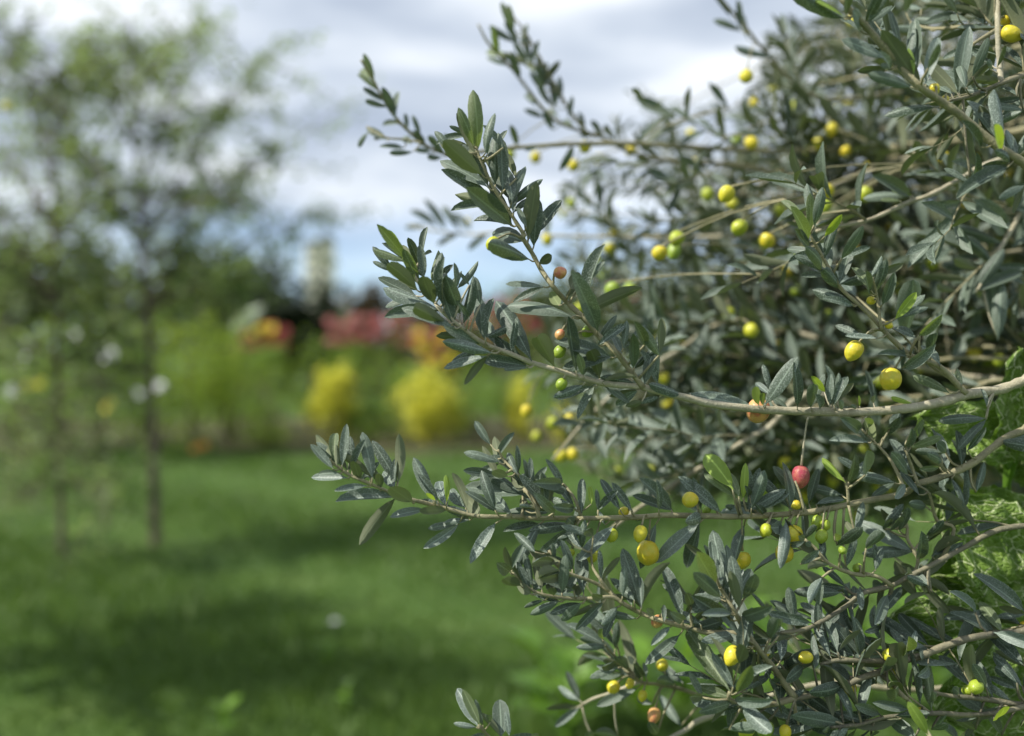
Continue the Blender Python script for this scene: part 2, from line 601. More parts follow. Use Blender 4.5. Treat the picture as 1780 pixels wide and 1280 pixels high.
def shrub(name, label, cat, px, d, top, width, mat, n=500, size=0.09, blooms=(), group=None, seed=0, squeeze=1.0, bottom=0.02):
    rr = random.Random(seed * 31 + int(px))
    base = P(px, 600, d)
    base.z = 0.05 if d > 13.3 else 0.0
    r = width * d / F / 2
    z1 = CAM.z + (600 - top) * d / F
    hh = max(0.2, z1 - base.z - bottom)
    root = thing(name, label, cat, base, group)
    mb = MB()
    c = Vector((0, 0, bottom + hh / 2))
    pts = clump_points(c, (r, r * 0.9, hh / 2 * squeeze), n, rr, 18)
    pts = [p for p in pts if p.z > 0.02]
    leaf_cloud(mb, pts, size, rr)
    obj('foliage', mb.mesh('foliage', smooth=False), mat, root, kind='stuff')
    mb = MB()
    for i in range(5):
        a = 2 * math.pi * i / 5 + rr.random()
        e = Vector((math.cos(a) * r * 0.5, math.sin(a) * r * 0.5, bottom + hh * rr.uniform(.5, .8)))
        mb.tube(catmull([Vector((0, 0, -0.03)), e * 0.45 + Vector((0, 0, .05)), e], 3), [0.02, .018, .016, .014, .012, .01, .008], 5)
    obj('stem', mb.mesh('stem'), M['brownbark'], root)
    for (bx, by, kind, s) in blooms:
        dd = d - r * (1.3 if kind in ('white', 'yellow') else .75)
        q = P(bx, by, dd) - base
        o = obj('bloom', BLOOM[kind], None, root)
        o.location = q
        s *= .95 if kind == 'white' else 1
        o.scale = (s, s, s)
        o.rotation_euler = (R(rr.uniform(35, 80)), 0, rr.uniform(-.7, .7))
        # flower stalk back into the bush
        mb = MB()
        mb.tube([q + Vector((0, .02, -.01)), Vector((q.x * .6, q.y * .4 + .05, max(.1, q.z - .25)))], [.005, .007], 4)
        obj('flower_stalk', mb.mesh('flower_stalk'), M['shrub'], root)
    return root


def far_tree(name, label, px, d, top, width, mat, n=900, size=0.3, seed=0, group=None, low=0.12):
    rr = random.Random(seed * 17 + int(px) + 5)
    base = P(px, 600, d)
    base.z = 0
    r = width * d / F / 2
    hh = CAM.z + (600 - top) * d / F
    root = thing(name, label, 'tree', base, group)
    mb = MB()
    z0 = hh * low
    c = Vector((0, 0, (hh + z0) / 2))
    pts = [p for p in clump_points(c, (r, r, (hh - z0) / 2), n, rr, 26) if p.z > 0.1]
    leaf_cloud(mb, pts, size * 1.5, rr)
    obj('crown', mb.mesh('crown', smooth=False), mat, root, kind='stuff')
    mb = MB()
    tr_ = max(0.06, hh * 0.022)
    mb.tube([Vector((0, 0, -0.1)), Vector((.03, 0, hh * .3)), Vector((-.02, .03, hh * .75))], [tr_ * 1.3, tr_, tr_ * .4], 7)
    for i in range(6):
        a = i * 1.05 + rr.random()
        z = hh * rr.uniform(.25, .6)
        mb.tube([Vector((0, 0, z)), Vector((math.cos(a) * r * .4, math.sin(a) * r * .4, z + hh * .12)),
                 Vector((math.cos(a) * r * .75, math.sin(a) * r * .75, z + hh * .2))], [tr_ * .5, tr_ * .35, tr_ * .15], 5)
    obj('trunk', mb.mesh('trunk'), M['brownbark'], root)
    return root


# far treeline
FT = 'trees beyond the garden'
far_tree('broad_tree', 'mid-green round-headed tree beyond the garden at the far left edge', -60, 34, 385, 330, M['mid'], 1300, .42, 1, FT)
far_tree('broad_tree', 'mid-green spreading tree beyond the garden behind the two young trees', 150, 36, 420, 300, M['mid'], 1300, .42, 2, FT)
far_tree('broad_tree', 'mid-green tree beyond the garden between young tree and dark dome-shaped tree', 330, 35, 440, 260, M['mid'], 1100, .42, 3, FT)
far_tree('dark_tree', 'very dark green dome-shaped tree below the cream tower', 500, 30, 452, 140, M['deep'], 1500, .3, 4, FT)
far_tree('dark_tree', 'lower dark green tree left of the dome-shaped dark one', 425, 31, 480, 150, M['deep'], 1200, .3, 5, FT)
far_tree('dark_tree', 'dark green shrubby tree right below the cream tower', 555, 29, 505, 70, M['deep'], 700, .26, 6, FT)
far_tree('russet_tree', 'low russet-brown tree behind the red flowers', 650, 33, 498, 170, M['russet'], 1000, .34, 7, FT)
far_tree('russet_tree', 'wider russet-green tree behind the orange flowers', 790, 34, 505, 200, M['russet'], 1000, .34, 8, FT)
for i, (px, top, wd) in enumerate(((940, 500, 220), (1110, 490, 230), (1290, 480, 240), (1470, 470, 250), (1650, 460, 260), (1850, 450, 280))):
    far_tree('broad_tree', 'mid-green tree of the far treeline behind the olive tree', px, 36 + i % 3, top, wd, M['mid'], 900, .42, 20 + i, 'treeline behind the olive tree')

# cream tower far off
d = 228.0
ctr = P(557, 600, d)
ctr.z = 0
wid = 44 * d / F
hh = CAM.z + (600 - 424) * d / F
tw = thing('apartment_tower', 'distant cream-coloured apartment tower rising above the dark trees', 'building', ctr)


def box(mb, c, s):
    b = len(mb.v)
    for dz in (-1, 1):
        for dx, dy in ((-1, -1), (1, -1), (1, 1), (-1, 1)):
            mb.v.append(Vector((c[0] + dx * s[0] / 2, c[1] + dy * s[1] / 2, c[2] + dz * s[2] / 2)))
    mb.f += [(b, b + 3, b + 2, b + 1), (b + 4, b + 5, b + 6, b + 7), (b, b + 1, b + 5, b + 4),
             (b + 1, b + 2, b + 6, b + 5), (b + 2, b + 3, b + 7, b + 6), (b + 3, b, b + 4, b + 7)]


mb = MB()
box(mb, (0, 0, hh / 2 - .2), (wid, wid, hh + .2))
obj('wall', mb.mesh('wall', smooth=False), M['cream'], tw)
mb = MB()
box(mb, (0, 0, hh + .15), (wid + .5, wid + .5, .5))
box(mb, (.8, .5, hh + 1.0), (2.0, 2.0, 1.4))
obj('roof', mb.mesh('roof', smooth=False), M['roofgrey'], tw)
mbw = MB()
box(mbw, (0, 0, 0), (1.0, .12, 1.3))
wme = mbw.mesh('window', smooth=False)
for k in range(8):
    for j in range(3):
        o = obj('window', wme, M['pane'], tw)
        o.location = ((j - 1) * 1.8, -wid / 2 - .02, hh - 2.0 - k * 2.9)

# planting in the bed and rose bushes on the left
SG = 'shrubs of the planting bed'
W_, Y_ = 'white', 'yellow'
shrub('rose_bush', 'green rose bush with white and yellow blooms behind the young tree with the reddish trunk', 'bush', 20, 12.4, 585, 190, M['shrub'], 800, .09,
      [(20, 681, W_, .085), (43, 626, W_, .075), (52, 671, Y_, .08), (70, 667, Y_, .06)], None, 1)
shrub('rose_bush', 'tall green rose bush with one big white bloom above a yellow one', 'bush', 175, 12.8, 540, 170, M['shrub'], 850, .09,
      [(187, 615, W_, .125), (190, 706, Y_, .095), (132, 585, W_, .07)], None, 2)
shrub('rose_bush', 'rounded green rose bush with two small white blooms by the dark trunk', 'bush', 270, 12.6, 590, 130, M['shrub'], 600, .09,
      [(276, 672, W_, .085), (240, 685, W_, .075)], None, 3)
shrub('lime_shrub', 'lime-green shrub standing taller than the rose bushes', 'shrub', 335, 13.6, 535, 160, M['shrub_lime'], 1300, .1, (), None, 4)
shrub('green_shrub', 'rounded mid-green shrub between the lime shrub and the red flowers', 'shrub', 400, 14.0, 590, 130, M['shrub_lime'], 900, .08, (), None, 5)
shrub('green_shrub', 'mid-green shrub in front of the red and yellow flower clump', 'shrub', 475, 15.2, 615, 120, M['shrub'], 650, .08, (), None, 6)
shrub('low_shrub', 'low yellow-green mounded shrub at the lawn edge', 'shrub', 470, 13.7, 725, 100, M['shrub_lime'], 450, .07, (), None, 7)
shrub('orange_plant', 'small low orange-flowered plant at the lawn edge', 'plant', 345, 13.5, 765, 60, M['shrub'], 200, .06,
      [(338, 780, 'orange', .06), (354, 774, 'orange', .07)], None, 8)
shrub('golden_shrub', 'egg-shaped golden-yellow shrub on a pale stem', 'shrub', 577, 14.1, 638, 84, M['golden'], 1260, .1, (), None, 9, bottom=.12)
shrub('golden_shrub', 'broad golden-yellow shrub next to the egg-shaped one', 'shrub', 742, 14.3, 640, 118, M['golden'], 1440, .1, (), None, 10)
shrub('golden_shrub', 'golden-yellow shrub showing past the tips of the lower olive sprig', 'shrub', 900, 14.4, 660, 44, M['golden'], 600, .09, (), None, 11)
shrub('golden_shrub', 'golden-yellow shrub half hidden behind the olive twigs', 'shrub', 985, 14.2, 695, 60, M['golden'], 600, .09, (), None, 12)
for i, (px, top, wd, dd, lab) in enumerate(((540, 600, 110, 16.2, 'between the egg-shaped golden shrub and the red-yellow flowers'), (640, 590, 130, 16.4, 'in front of the deep red and pink blooms'),
        (690, 615, 120, 15.4, 'left behind the broad golden shrub'), (800, 600, 130, 16.0, 'right of the orange flowers'), (830, 660, 110, 14.6, 'between two golden shrubs'),
        (640, 700, 90, 14.2, 'low between the egg-shaped and the broad golden shrub'), (950, 610, 150, 16, ''), (1080, 600, 150, 16, ''), (1210, 600, 160, 16, ''), (1350, 600, 170, 16, ''),
        (1500, 600, 170, 16, ''), (1100, 690, 150, 14.4, ''))):
    shrub('green_shrub', 'dense green shrub ' + (lab or 'seen through gaps in the olive crown'), 'shrub', px, dd, top, wd, M['shrub'], 700, .09, (), SG if lab == '' else None, 30 + i)
for i, (px, top, wd, dd, lab) in enumerate(((80, 560, 170, 14.0, 'filling the gap between the two rose bushes with white blooms'), (-60, 540, 180, 13.5, 'at the left end of the rose bushes'),
        (245, 520, 150, 14.8, 'rising behind the dark trunk'), (390, 545, 130, 15.8, 'behind the lime-green shrub'))):
    shrub('green_shrub', 'tall green shrub ' + lab, 'shrub', px, dd, top, wd, M['shrub'], 900, .1, (), None, 60 + i)
# red, pink and orange flowering plants behind
rr = random.Random(5)


def flowers(px0, px1, py0, py1, kinds, n, s=.1):
    n = int(n * 1.1)
    s *= .72
    return [(rr.uniform(px0, px1), rr.uniform(py0, py1), rr.choice(kinds), s * rr.uniform(.8, 1.3)) for _ in range(n)]


FP = 'flowering plants at the back of the bed'
shrub('flowering_plant', 'tall red-flowered plant with a yellow-orange centre, near the pale slanting leaf', 'flowers', 455, 17.4, 578, 100, M['shrub'], 400, .1,
      flowers(415, 500, 572, 606, ['red'], 26, .12) + flowers(440, 482, 565, 598, ['yellow', 'orange'], 14, .12), FP, 13)
shrub('flowering_plant', 'tall plants topped with deep red and pink blooms below the russet tree', 'flowers', 610, 17.2, 565, 100, M['shrub'], 400, .1,
      flowers(570, 655, 552, 595, ['red', 'pink'], 34, .11), FP, 14)
shrub('flowering_plant', 'tall pink-flowered plant between the red and the orange blooms', 'flowers', 685, 17.3, 560, 90, M['shrub'], 400, .1,
      flowers(650, 725, 548, 600, ['pink', 'red', 'pink'], 26, .11), FP, 15)
shrub('flowering_plant', 'orange-flowered plant behind the broad golden shrub', 'flowers', 748, 16.4, 585, 90, M['shrub'], 400, .1,
      flowers(712, 790, 575, 640, ['orange', 'orange', 'pink', 'yellow'], 36, .11), FP, 16)
shrub('flowering_plant', 'red and orange flowers glimpsed between the leaves of the upright olive sprig', 'flowers', 880, 16.8, 520, 130, M['shrub'], 400, .1,
      flowers(820, 940, 510, 590, ['red', 'orange', 'pink'], 22, .1), FP, 17)
shrub('flowering_plant', 'red flowers glimpsed through the olive crown', 'flowers', 1090, 16.8, 505, 140, M['shrub'], 400, .1,
      flowers(1030, 1150, 495, 540, ['red', 'pink', 'white'], 18, .1), FP, 18)

# pale slanting leaf of a big-leaved plant by the red flowers
lb = P(440, 600, 16.6)
lb.z = 0.06
cp = thing('broad_leaf_plant', 'big-leaved plant with one pale leaf slanting over the red flowers', 'plant', lb)
mb = MB()
mb.tube(catmull([Vector((0, 0, -.05)), Vector((-.05, 0, .9)), P(402, 572, 16.6) - lb], 4), [.03] * 8 + [.02], 5)
obj('stem', mb.mesh('stem'), M['shrub'], cp)
for (a, b_, wdt) in (((402, 574), (458, 532), .12), ((420, 640), (500, 600), .12), ((425, 660), (360, 620), .12)):
    A, B = P(a[0], a[1], 16.6) - lb, P(b_[0], b_[1], 16.5) - lb
    mb = MB()
    ax = B - A
    up = ax.cross(Vector((0, 1, 0))).normalized()
    prof = [.1, .6, .9, 1, .95, .75, .45, .05]
    for i, q in enumerate(prof):
        c = A + ax * (i / 7)
        for s_, dy in ((-1, .03), (0, 0), (1, .03)):
            mb.v.append(c + up * (s_ * q * wdt) + Vector((0, dy, 0)))
    for i in range(7):
        for k in range(2):
            a_ = i * 3 + k
            mb.f.append((a_, a_ + 1, a_ + 4, a_ + 3))
    obj('leaf', mb.mesh('leaf'), M['paleleaf'] if a[0] == 402 else M['shrub'], cp)


# ---------------------------------------------------------------- the two young trees on the lawn
def young_tree(label, px, dd, trunk_px, limbs, n_leaf, seed, tr=.045, mat=None, size=.075, region=None):
    rr = random.Random(seed)
    limbs = list(limbs)
    for _ in range(region[0]):
        k = rr.uniform(.35, .95)
        f = k * (len(trunk_px) - 1)
        i = min(len(trunk_px) - 2, int(f))
        a0 = [trunk_px[i][q] + (trunk_px[i + 1][q] - trunk_px[i][q]) * (f - i) for q in (0, 1)]
        e = (rr.uniform(region[1], region[2]), a0[1] + rr.uniform(-150, 20))
        limbs.append([tuple(a0), ((a0[0] + e[0]) / 2, (a0[1] + e[1]) / 2 - 15), e])
    base = P(px, 600, dd)
    base.z = 0.0
    root = thing('young_tree', label, 'tree', base)
    mb = MB()
    tp = [P(a, b, dd) - base for a, b in trunk_px]
    tp = [Vector((0, 0, -.08))] + tp
    path = catmull(tp, 4)
    mb.tube(path, [tr * (1.15 - .95 * i / (len(path) - 1)) for i in range(len(path))], 8)
    obj('trunk', mb.mesh('trunk'), M['brownbark'], root)
    fol = MB()
    for lm in limbs:
        off = rr.uniform(-.8, .8)
        pts = []
        for i, (a, b) in enumerate(lm):
            k = i / (len(lm) - 1)
            pts.append(P(a, b, dd + off * k) - base)
        path = catmull(pts, 4)
        m2 = MB()
        m2.tube(path, [.016 * (1 - .8 * i / (len(path) - 1)) for i in range(len(path))], 5)
        leaves = []
        nl = int(n_leaf * (len(lm) - 1) * (1.5 if len(lm) > 3 else 1))
        tw = []
        for _ in range(12):
            k = rr.uniform(.25, 1)
            q = path[min(len(path) - 1, int(k * len(path)))]
            e = q + Vector((rr.gauss(0, .32), rr.gauss(0, .32), rr.gauss(-.03, .26)))
            m2.tube([q, (q + e) / 2 + Vector((0, 0, .03)), e], [.006, .005, .002], 4)
            tw.append((q, e))
        tw.append((path[len(path) // 2], path[-1]))
        for _ in range(nl):
            q, e = rr.choice(tw)
            p_ = q.lerp(e, rr.uniform(.15, 1.08))
            leaves.append(p_ + Vector((rr.gauss(0, .05), rr.gauss(0, .05), rr.gauss(0, .045))))
        leaf_cloud(fol, leaves, size, rr, .5, .15)
        obj('limb', m2.mesh('limb'), M['brownbark'], root)
    obj('crown', fol.mesh('crown', smooth=False), mat or M['airy'], root, kind='stuff')
    return root


young_tree('slender young tree with a dark trunk and airy drooping boughs, right of its companion', 268, 7.3,
           [(268, 860), (264, 720), (258, 560), (246, 400), (236, 260), (228, 120), (226, 30)],
           [[(246, 420), (330, 280), (400, 170), (452, 105)], [(250, 460), (350, 380), (440, 290), (512, 245)],
            [(254, 520), (360, 460), (470, 400), (575, 362)], [(240, 330), (290, 190), (330, 100), (345, 40)],
            [(248, 440), (180, 320), (130, 230), (110, 150)], [(236, 260), (180, 140), (150, 60)],
            [(258, 560), (180, 480), (110, 430)], [(256, 540), (330, 500), (400, 480), (450, 500)],
            [(262, 650), (210, 640), (160, 660)],
            [(240, 350), (320, 330), (380, 320), (430, 330)], [(244, 400), (200, 350), (190, 280)], [(230, 160), (280, 110), (300, 50)],
             [(230, 200), (330, 220), (400, 200)]],
           95, 3, region=(9, 90, 400), size=.07, tr=.034)
young_tree('young tree at the left with a thin reddish trunk and boughs down to the grass', 105, 6.9,
           [(106, 880), (102, 740), (98, 560), (96, 380), (92, 220), (80, 90)],
           [[(96, 400), (30, 290), (-40, 220)], [(94, 330), (60, 200), (20, 110)], [(96, 420), (150, 340), (180, 270)],
            [(98, 520), (30, 460), (-60, 440)], [(98, 560), (160, 520), (200, 530)], [(100, 620), (40, 600), (-30, 620)],
            [(100, 680), (160, 660), (190, 700)], [(92, 240), (120, 130), (150, 60)], [(103, 760), (50, 780), (-10, 820)],
            [(103, 770), (150, 800), (205, 830)], [(104, 800), (60, 850), (10, 870)], [(105, 820), (150, 850), (190, 870)],
            [(96, 360), (10, 370), (-60, 350)], [(88, 180), (40, 120), (0, 60)], [(100, 640), (150, 600), (215, 610)], [(102, 720), (60, 700), (0, 720)]],
           95, 4, tr=.022, region=(8, -90, 240), size=.07)

# small weeds, clover heads
WG = 'broad-leaved weeds in the grass'
mbl = MB()
prof = [(0, .05), (.15, .5), (.35, .9), (.55, 1), (.75, .8), (.9, .45), (1, .02)]
for tt, q in prof:
    for s_ in (-1, 0, 1):
        mbl.v.append(Vector((s_ * q * .28, tt, .08 * abs(s_) * q + .25 * tt * (1 - tt))))
        mbl.uv.append((.5 + .5 * s_, tt))
for i in range(len(prof) - 1):
    for k in range(2):
        a_ = i * 3 + k
        mbl.f.append((a_, a_ + 1, a_ + 4, a_ + 3))
WLEAF = mbl.mesh('weed_leaf')
WLEAF.materials.append(M['weed'])
rr = random.Random(21)
WL = ['upright bright green weed standing at the lawn side of the patch under the olive', 'bright green weed next to the upright one at the edge of the patch']
for i, (px, py, hgt, nl) in enumerate(((940, 1290, .42, 9), (985, 1330, .36, 9), (1060, 1280, .32, 9), (1120, 1300, .4, 10), (1190, 1270, .34, 9), (1270, 1290, .4, 10), (1340, 1240, .36, 9),
                                       (1420, 1240, .4, 9), (1500, 1260, .4, 9), (1310, 1150, .3, 8), (1200, 1160, .26, 7), (1430, 1120, .34, 8), (1560, 1180, .4, 9), (1620, 1260, .44, 9), (570, 1170, .14, 7), (390, 1290, .16, 7), (600, 1245, .12, 6))):
    dd = gz(py)
    base = P(px, py, dd)
    base.z = 0
    small = hgt < .2
    root = thing('weed', ('low dark-green weed in the open lawn' if small else WL[i] if i < 2 else 'bright green broad-leaved weed growing beneath the olive branches'), 'weed', base, 'weeds in the open lawn' if small else (WG if i > 1 else None))
    mb = MB()
    mb.tube([Vector((0, 0, -.02)), Vector((.01, 0, hgt * .5)), Vector((0, .01, hgt * .9))], [.006, .005, .003], 5)
    obj('stem', mb.mesh('stem'), M['weed'], root)
    for k in range(nl):
        o = obj('leaf', WLEAF, None, root)
        z = hgt * (.25 + .65 * k / nl)
        s = hgt * rr.uniform(.35, .6)
        o.location = (0, 0, z)
        o.scale = (s, s, s)
        o.rotation_euler = (R(rr.uniform(5, 55)), 0, k * 2.4 + rr.uniform(-.3, .3))
# white clover heads in the lawn
for i, (px, py) in enumerate(((582, 1097),)):
    dd = gz(py + 14)
    base = P(px, py, dd)
    base.z = 0
    root = thing('clover_flower', 'single small white clover head standing in the lawn', 'flower', base)
    mb = MB()
    mb.tube([Vector((0, 0, -.01)), Vector((.004, 0, .05)), Vector((0, 0, .09))], .0018, 4)
    obj('stalk', mb.mesh('stalk'), M['weed'], root)
    o = obj('flower_head', BLOOM['white'], None, root)
    o.location = (0, 0, .085)
    o.scale = (.03, .03, .03)

# ================================================================ the olive tree
# photo crops used when measuring: x offset, y offset, scale
CROP = dict(A=(600, 80, 3.2), B=(640, 380, 3.1786), C=(520, 720, 3.556), D=(900, 700, 3.9556), E=(1300, 650, 3.656),
            F=(850, 920, 3.555), G=(1250, 920, 3.358), H=(1300, 300, 2.783), I=(1350, 0, 3.658), J=(1000, 100, 3.3675),
            K=(950, 420, 3.7644), L=(500, 980, 3.56), Z=(0, 0, 1.0))


def cp_(c, x, y):
    a, b, s = CROP[c]
    return a + x / s, b + y / s


def poly(txt):
    """'B:1779,995 1600,955 C:...' -> photo pixel list"""
    c, out = 'Z', []
    for tok in txt.split():
        if ':' in tok:
            c, tok = tok.split(':')
        x, y = tok.split(',')
        out.append(cp_(c, float(x), float(y)))
    return out


TREE = Vector((1.0, 1.35, 0.0))
LIMB_END = dict(mid=Vector((0.74, 1.02, 1.46)), low=Vector((0.72, 0.98, 1.16)), top=Vector((0.78, 1.0, 1.80)),
                back=Vector((0.98, 1.75, 1.55)), backtop=Vector((1.0, 1.6, 2.05)), backlow=Vector((0.95, 1.55, 1.2)))

# name: (points base->tip, depth base, depth tip, radius base, radius tip, limb joined, material)
BR = {}


def branch(name, txt, d0, d1, r0, r1, limb=None, mat='twig'):
    px = poly(txt)
    ln = [0.0]
    for i in range(1, len(px)):
        ln.append(ln[-1] + math.hypot(px[i][0] - px[i - 1][0], px[i][1] - px[i - 1][1]))
    rr = random.Random(name)
    pts = [P(x, y, d0 + (d1 - d0) * l / ln[-1] + (rr.uniform(-.006, .006) if 0 < i else 0)) for i, ((x, y), l) in enumerate(zip(px, ln))]
    if limb:
        e = LIMB_END[limb]
        m_ = pts[0].lerp(e, .5) + Vector((0, 0, -.03))
        pts = [e, m_] + pts
    path = catmull(pts, 4)
    n = len(path) - 1
    skip = 8 if limb else 0
    rad = []
    for i in range(n + 1):
        if i < skip:
            rad.append(r0 * (1.5 - .5 * i / skip))
        else:
            rad.append(r0 + (r1 - r0) * (i - skip) / (n - skip))
    # nodes: slight swellings and unevenness along the twig
    rad = [r * (1 + rr.uniform(-.09, .13)) for r in rad]
    proj = []
    for p in path:
        q = p - CAM
        dd = q.dot(FWD)
        proj.append((890 + q.x / dd * F, 640 - q.dot(UP) / dd * F))
    mb = MB()
    mb.tube(path, rad, 8)
    BR[name] = dict(path=path, rad=rad, proj=proj, mb=mb, skip=skip, mat=mat, leaves=[], fruits=[])


branch('B1', 'Z:1830,648 1780,662 E:1600,100 1400,130 1250,175 1050,215 850,235 650,245 450,240 250,235 50,225 B:1900,1025 1779,995 1600,955 1500,930 1300,910 1150,870 1030,835 900,795 780,745 640,690 520,605 400,505 350,440 280,360 210,230 130,110', .79, .73, .0042, .0010, 'mid', 'palewood')
branch('B1a', 'B:1520,935 1440,830 1370,740 1280,655 1190,550 1100,465 1020,375 960,290 905,190 850,100 A:1000,1060 950,980 900,900 850,830 800,740 765,660 735,590 720,510', .752, .735, .0024, .0010, None, 'twig')
branch('B2', 'Z:1830,715 E:1755,355 1650,400 1540,480 1400,585 1200,665 1080,700 990,762 800,800 640,832 450,870 250,892 0,905 D:1500,785 1250,780 1000,775 850,787 600,795 300,795 20,795 C:1380,635 1180,635 1060,625 930,590 800,555 700,530 600,500 520,465 400,415 300,370 220,310 170,270', .81, .735, .0031, .0010, 'mid', 'twig')
branch('B2a', 'D:150,790 110,680 40,590 C:1480,560 1400,430 1330,350 1270,290 1230,220', .745, .76, .0016, .0008)
branch('B2b', 'D:435,780 400,680 340,590 310,560 C:1640,440', .745, .755, .0014, .0008)
branch('B4', 'G:445,985 370,885 310,800 230,700 150,590 90,480 30,380 5,340', .75, .72, .0026, .0013)
branch('B4b', 'G:445,985 350,1015 240,1030 130,1022 60,990 F:1490,1005', .75, .715, .0024, .0014)
branch('B3', 'G:240,712 F:1560,652 1350,640 1220,605 1080,570 950,525 830,460 740,385 650,330 500,275 420,225 370,130', .735, .735, .0022, .0010)
branch('B3a', 'F:830,460 760,420 640,428 520,430 380,415 280,385 200,330 150,270', .735, .73, .0017, .0009)
branch('B3b', 'F:740,385 680,300 640,230 630,120', .735, .74, .0014, .0008)
branch('B5', 'Z:1830,1088 G:1780,598 1600,615 1450,640 1300,690 1180,740 1060,775 930,835 800,880 700,935 580,965 445,985', .80, .75, .0033, .0022, 'low', 'darkwood')
branch('B5a', 'G:1060,775 880,770 700,765 590,790', .775, .75, .0022, .0014, None, 'darkwood')
branch('B5b', 'G:930,835 1000,900 1080,980 1110,1010 1230,1209 1260,1300', .78, .70, .0018, .0014)
branch('B6', 'Z:1840,1225 1730,1240 G:1440,1085 1280,1075 1120,1085 960,1100 830,1140 740,1150 650,1160', .79, .735, .0023, .0012, 'low', 'darkwood')
branch('B7', 'Z:1860,900 1740,920 1680,950 G:1240,210 1140,260 1010,330 850,370 740,450 630,520 500,585 360,605', .80, .76, .0023, .0016, 'mid', 'darkwood')
branch('B7a', 'G:1010,330 985,440 950,600 975,720', .785, .78, .0018, .0010, None, 'darkwood')
branch('B7b', 'G:850,270 760,255 640,200 560,110 500,60', .77, .755, .0016, .0010)
branch('B7c', 'G:1010,330 930,280 850,262', .78, .77, .0017, .0016)
branch('B7d', 'G:1140,260 1160,170 1100,60 E:1010,960 940,840', .79, .80, .0016, .0010)
branch('B7e', 'E:1230,1190 1310,985 1200,930 1150,760 1040,690', .80, .79, .0017, .0010)
branch('B2c', 'E:1000,755 960,650 900,540 830,460 770,400 720,350', .775, .785, .0014, .0008)
branch('B2d', 'E:1080,700 1045,600 1010,500 1010,420 1060,360', .78, .785, .0014, .0008)
branch('B2e', 'E:640,832 630,720 600,660', .765, .765, .0012, .0008)
branch('B2f', 'E:360,880 330,760 300,680', .76, .765, .0011, .0007)
branch('B8', 'Z:1850,1225 G:1780,1025 1600,1000 1480,985 1300,965 1130,900', .79, .77, .0026, .0014, 'low', 'darkwood')
branch('B9', 'Z:1850,330 I:1573,1040 1430,950 1290,840 1150,720 1050,650 900,545 780,420 680,300 560,160 480,80 420,0 380,-60', .72, .68, .0034, .0018, 'top')
branch('B10', 'Z:1860,110 I:1573,480 1430,530 1320,580 1200,620 1100,640', .80, .76, .0026, .0012, 'top', 'darkwood')
branch('B10a', 'I:1430,530 1418,420 1410,300 1405,130 1412,0 1415,-60', .785, .80, .0022, .0020, None, 'palewood')
branch('B10b', 'Z:1850,0 I:1573,110 1400,190 1220,300', .86, .82, .0028, .0014, 'top')
branch('B10c', 'I:1400,190 1220,170 1000,185 850,150', .84, .9, .0022, .0012)
branch('B11', 'H:1055,1070 990,1000 920,935 830,900 780,880 680,790 600,700 520,625 450,560 390,460 340,370 300,300 270,230', .775, .755, .0024, .0010)
branch('B11a', 'H:650,760 640,720 625,600 605,510', .762, .755, .0014, .0008)
branch('B11b', 'H:850,905 830,850 830,790', .768, .76, .0013, .0008)
branch('B11c', 'H:1000,1010 880,930 790,830 720,760', .772, .78, .0014, .0008)
branch('B12', 'Z:1860,240 H:1160,-40 1050,20 960,70 880,110 790,140 700,180 600,225 500,250 420,265 330,285', .92, .86, .0026, .0016, 'top', 'palewood')
branch('B13', 'Z:1850,300 H:1400,80 1336,160 1280,270 1220,370 1170,470 1110,570', 1.0, .93, .0028, .0016, 'top', 'palewood')
branch('B14', 'Z:1850,470 H:1380,380 1200,400 1060,430 900,470', 1.05, 1.1, .003, .0018, 'mid', 'darkwood')
branch('S1', 'Z:1400,262 1200,256 1100,250 A:1300,545 1100,555 900,570 700,595 560,600 430,540 300,420 220,310 150,180 90,80', 1.25, .98, .0032, .0012, 'top')
branch('S1a', 'A:430,540 330,520 230,510 120,450', .99, .99, .0014, .0009)
branch('S2', 'Z:1500,330 1300,290 1130,275 A:1430,510 1270,460 1150,400 1030,260 930,130 800,-10 740,-120', 1.35, 1.10, .0032, .0012, 'backtop')
branch('S2a', 'A:1350,490 1250,360 1170,220 1090,80 1000,-80 900,-200', 1.18, 1.15, .0022, .001)
branch('S3', 'Z:1500,395 1350,407 1200,413 1080,412 985,411 A:850,1040 700,1050 500,1030 360,1000', 1.2, 1.42, .0032, .0012, 'back', 'palewood')
branch('S4', 'Z:1450,690 1335,745 1240,800 1130,870 1075,910 1030,950', 1.05, .98, .0032, .0018, 'backlow', 'palewood')
branch('S5', 'Z:1300,560 1180,610 1100,660 1060,690 1010,740 960,800', 1.2, 1.05, .0030, .0012, 'mid', 'palewood')
branch('S6', 'Z:1420,480 1310,560 1200,620 1120,650', 1.3, 1.25, .0040, .0020, 'back', 'palewood')
branch('S7', 'Z:1560,330 1440,400 1290,490 1150,560 1000,600', 1.35, 1.3, .0036, .0016, 'back', 'palewood')
branch('S8', 'Z:1700,190 1560,220 1480,235 1400,280 1300,330 1200,390', 1.3, 1.4, .0036, .0016, 'backtop', 'palewood')
branch('S9', 'Z:1700,240 1610,265 1530,290 1430,330 1330,390', 1.15, 1.25, .0032, .0015, 'top', 'palewood')
branch('S10', 'Z:1720,370 1600,420 1500,500 1380,620', 1.5, 1.2, .004, .002, 'mid', 'palewood')
branch('S11', 'L:3000,1400 2200,1400 1500,1230 1330,1150 1250,1080 1185,1000', .85, .74, .0030, .0012, 'low')
branch('S12', 'Z:1850,1180 1600,1200 1420,1190 F:1360,1160 1220,1240 1050,1330', .95, .9, .0032, .0022, 'low', 'palewood')
branch('S13', 'F:1420,1140 1340,1060 1220,1000 1050,960 930,945 870,870 760,770 715,715', .93, .83, .0022, .0010)
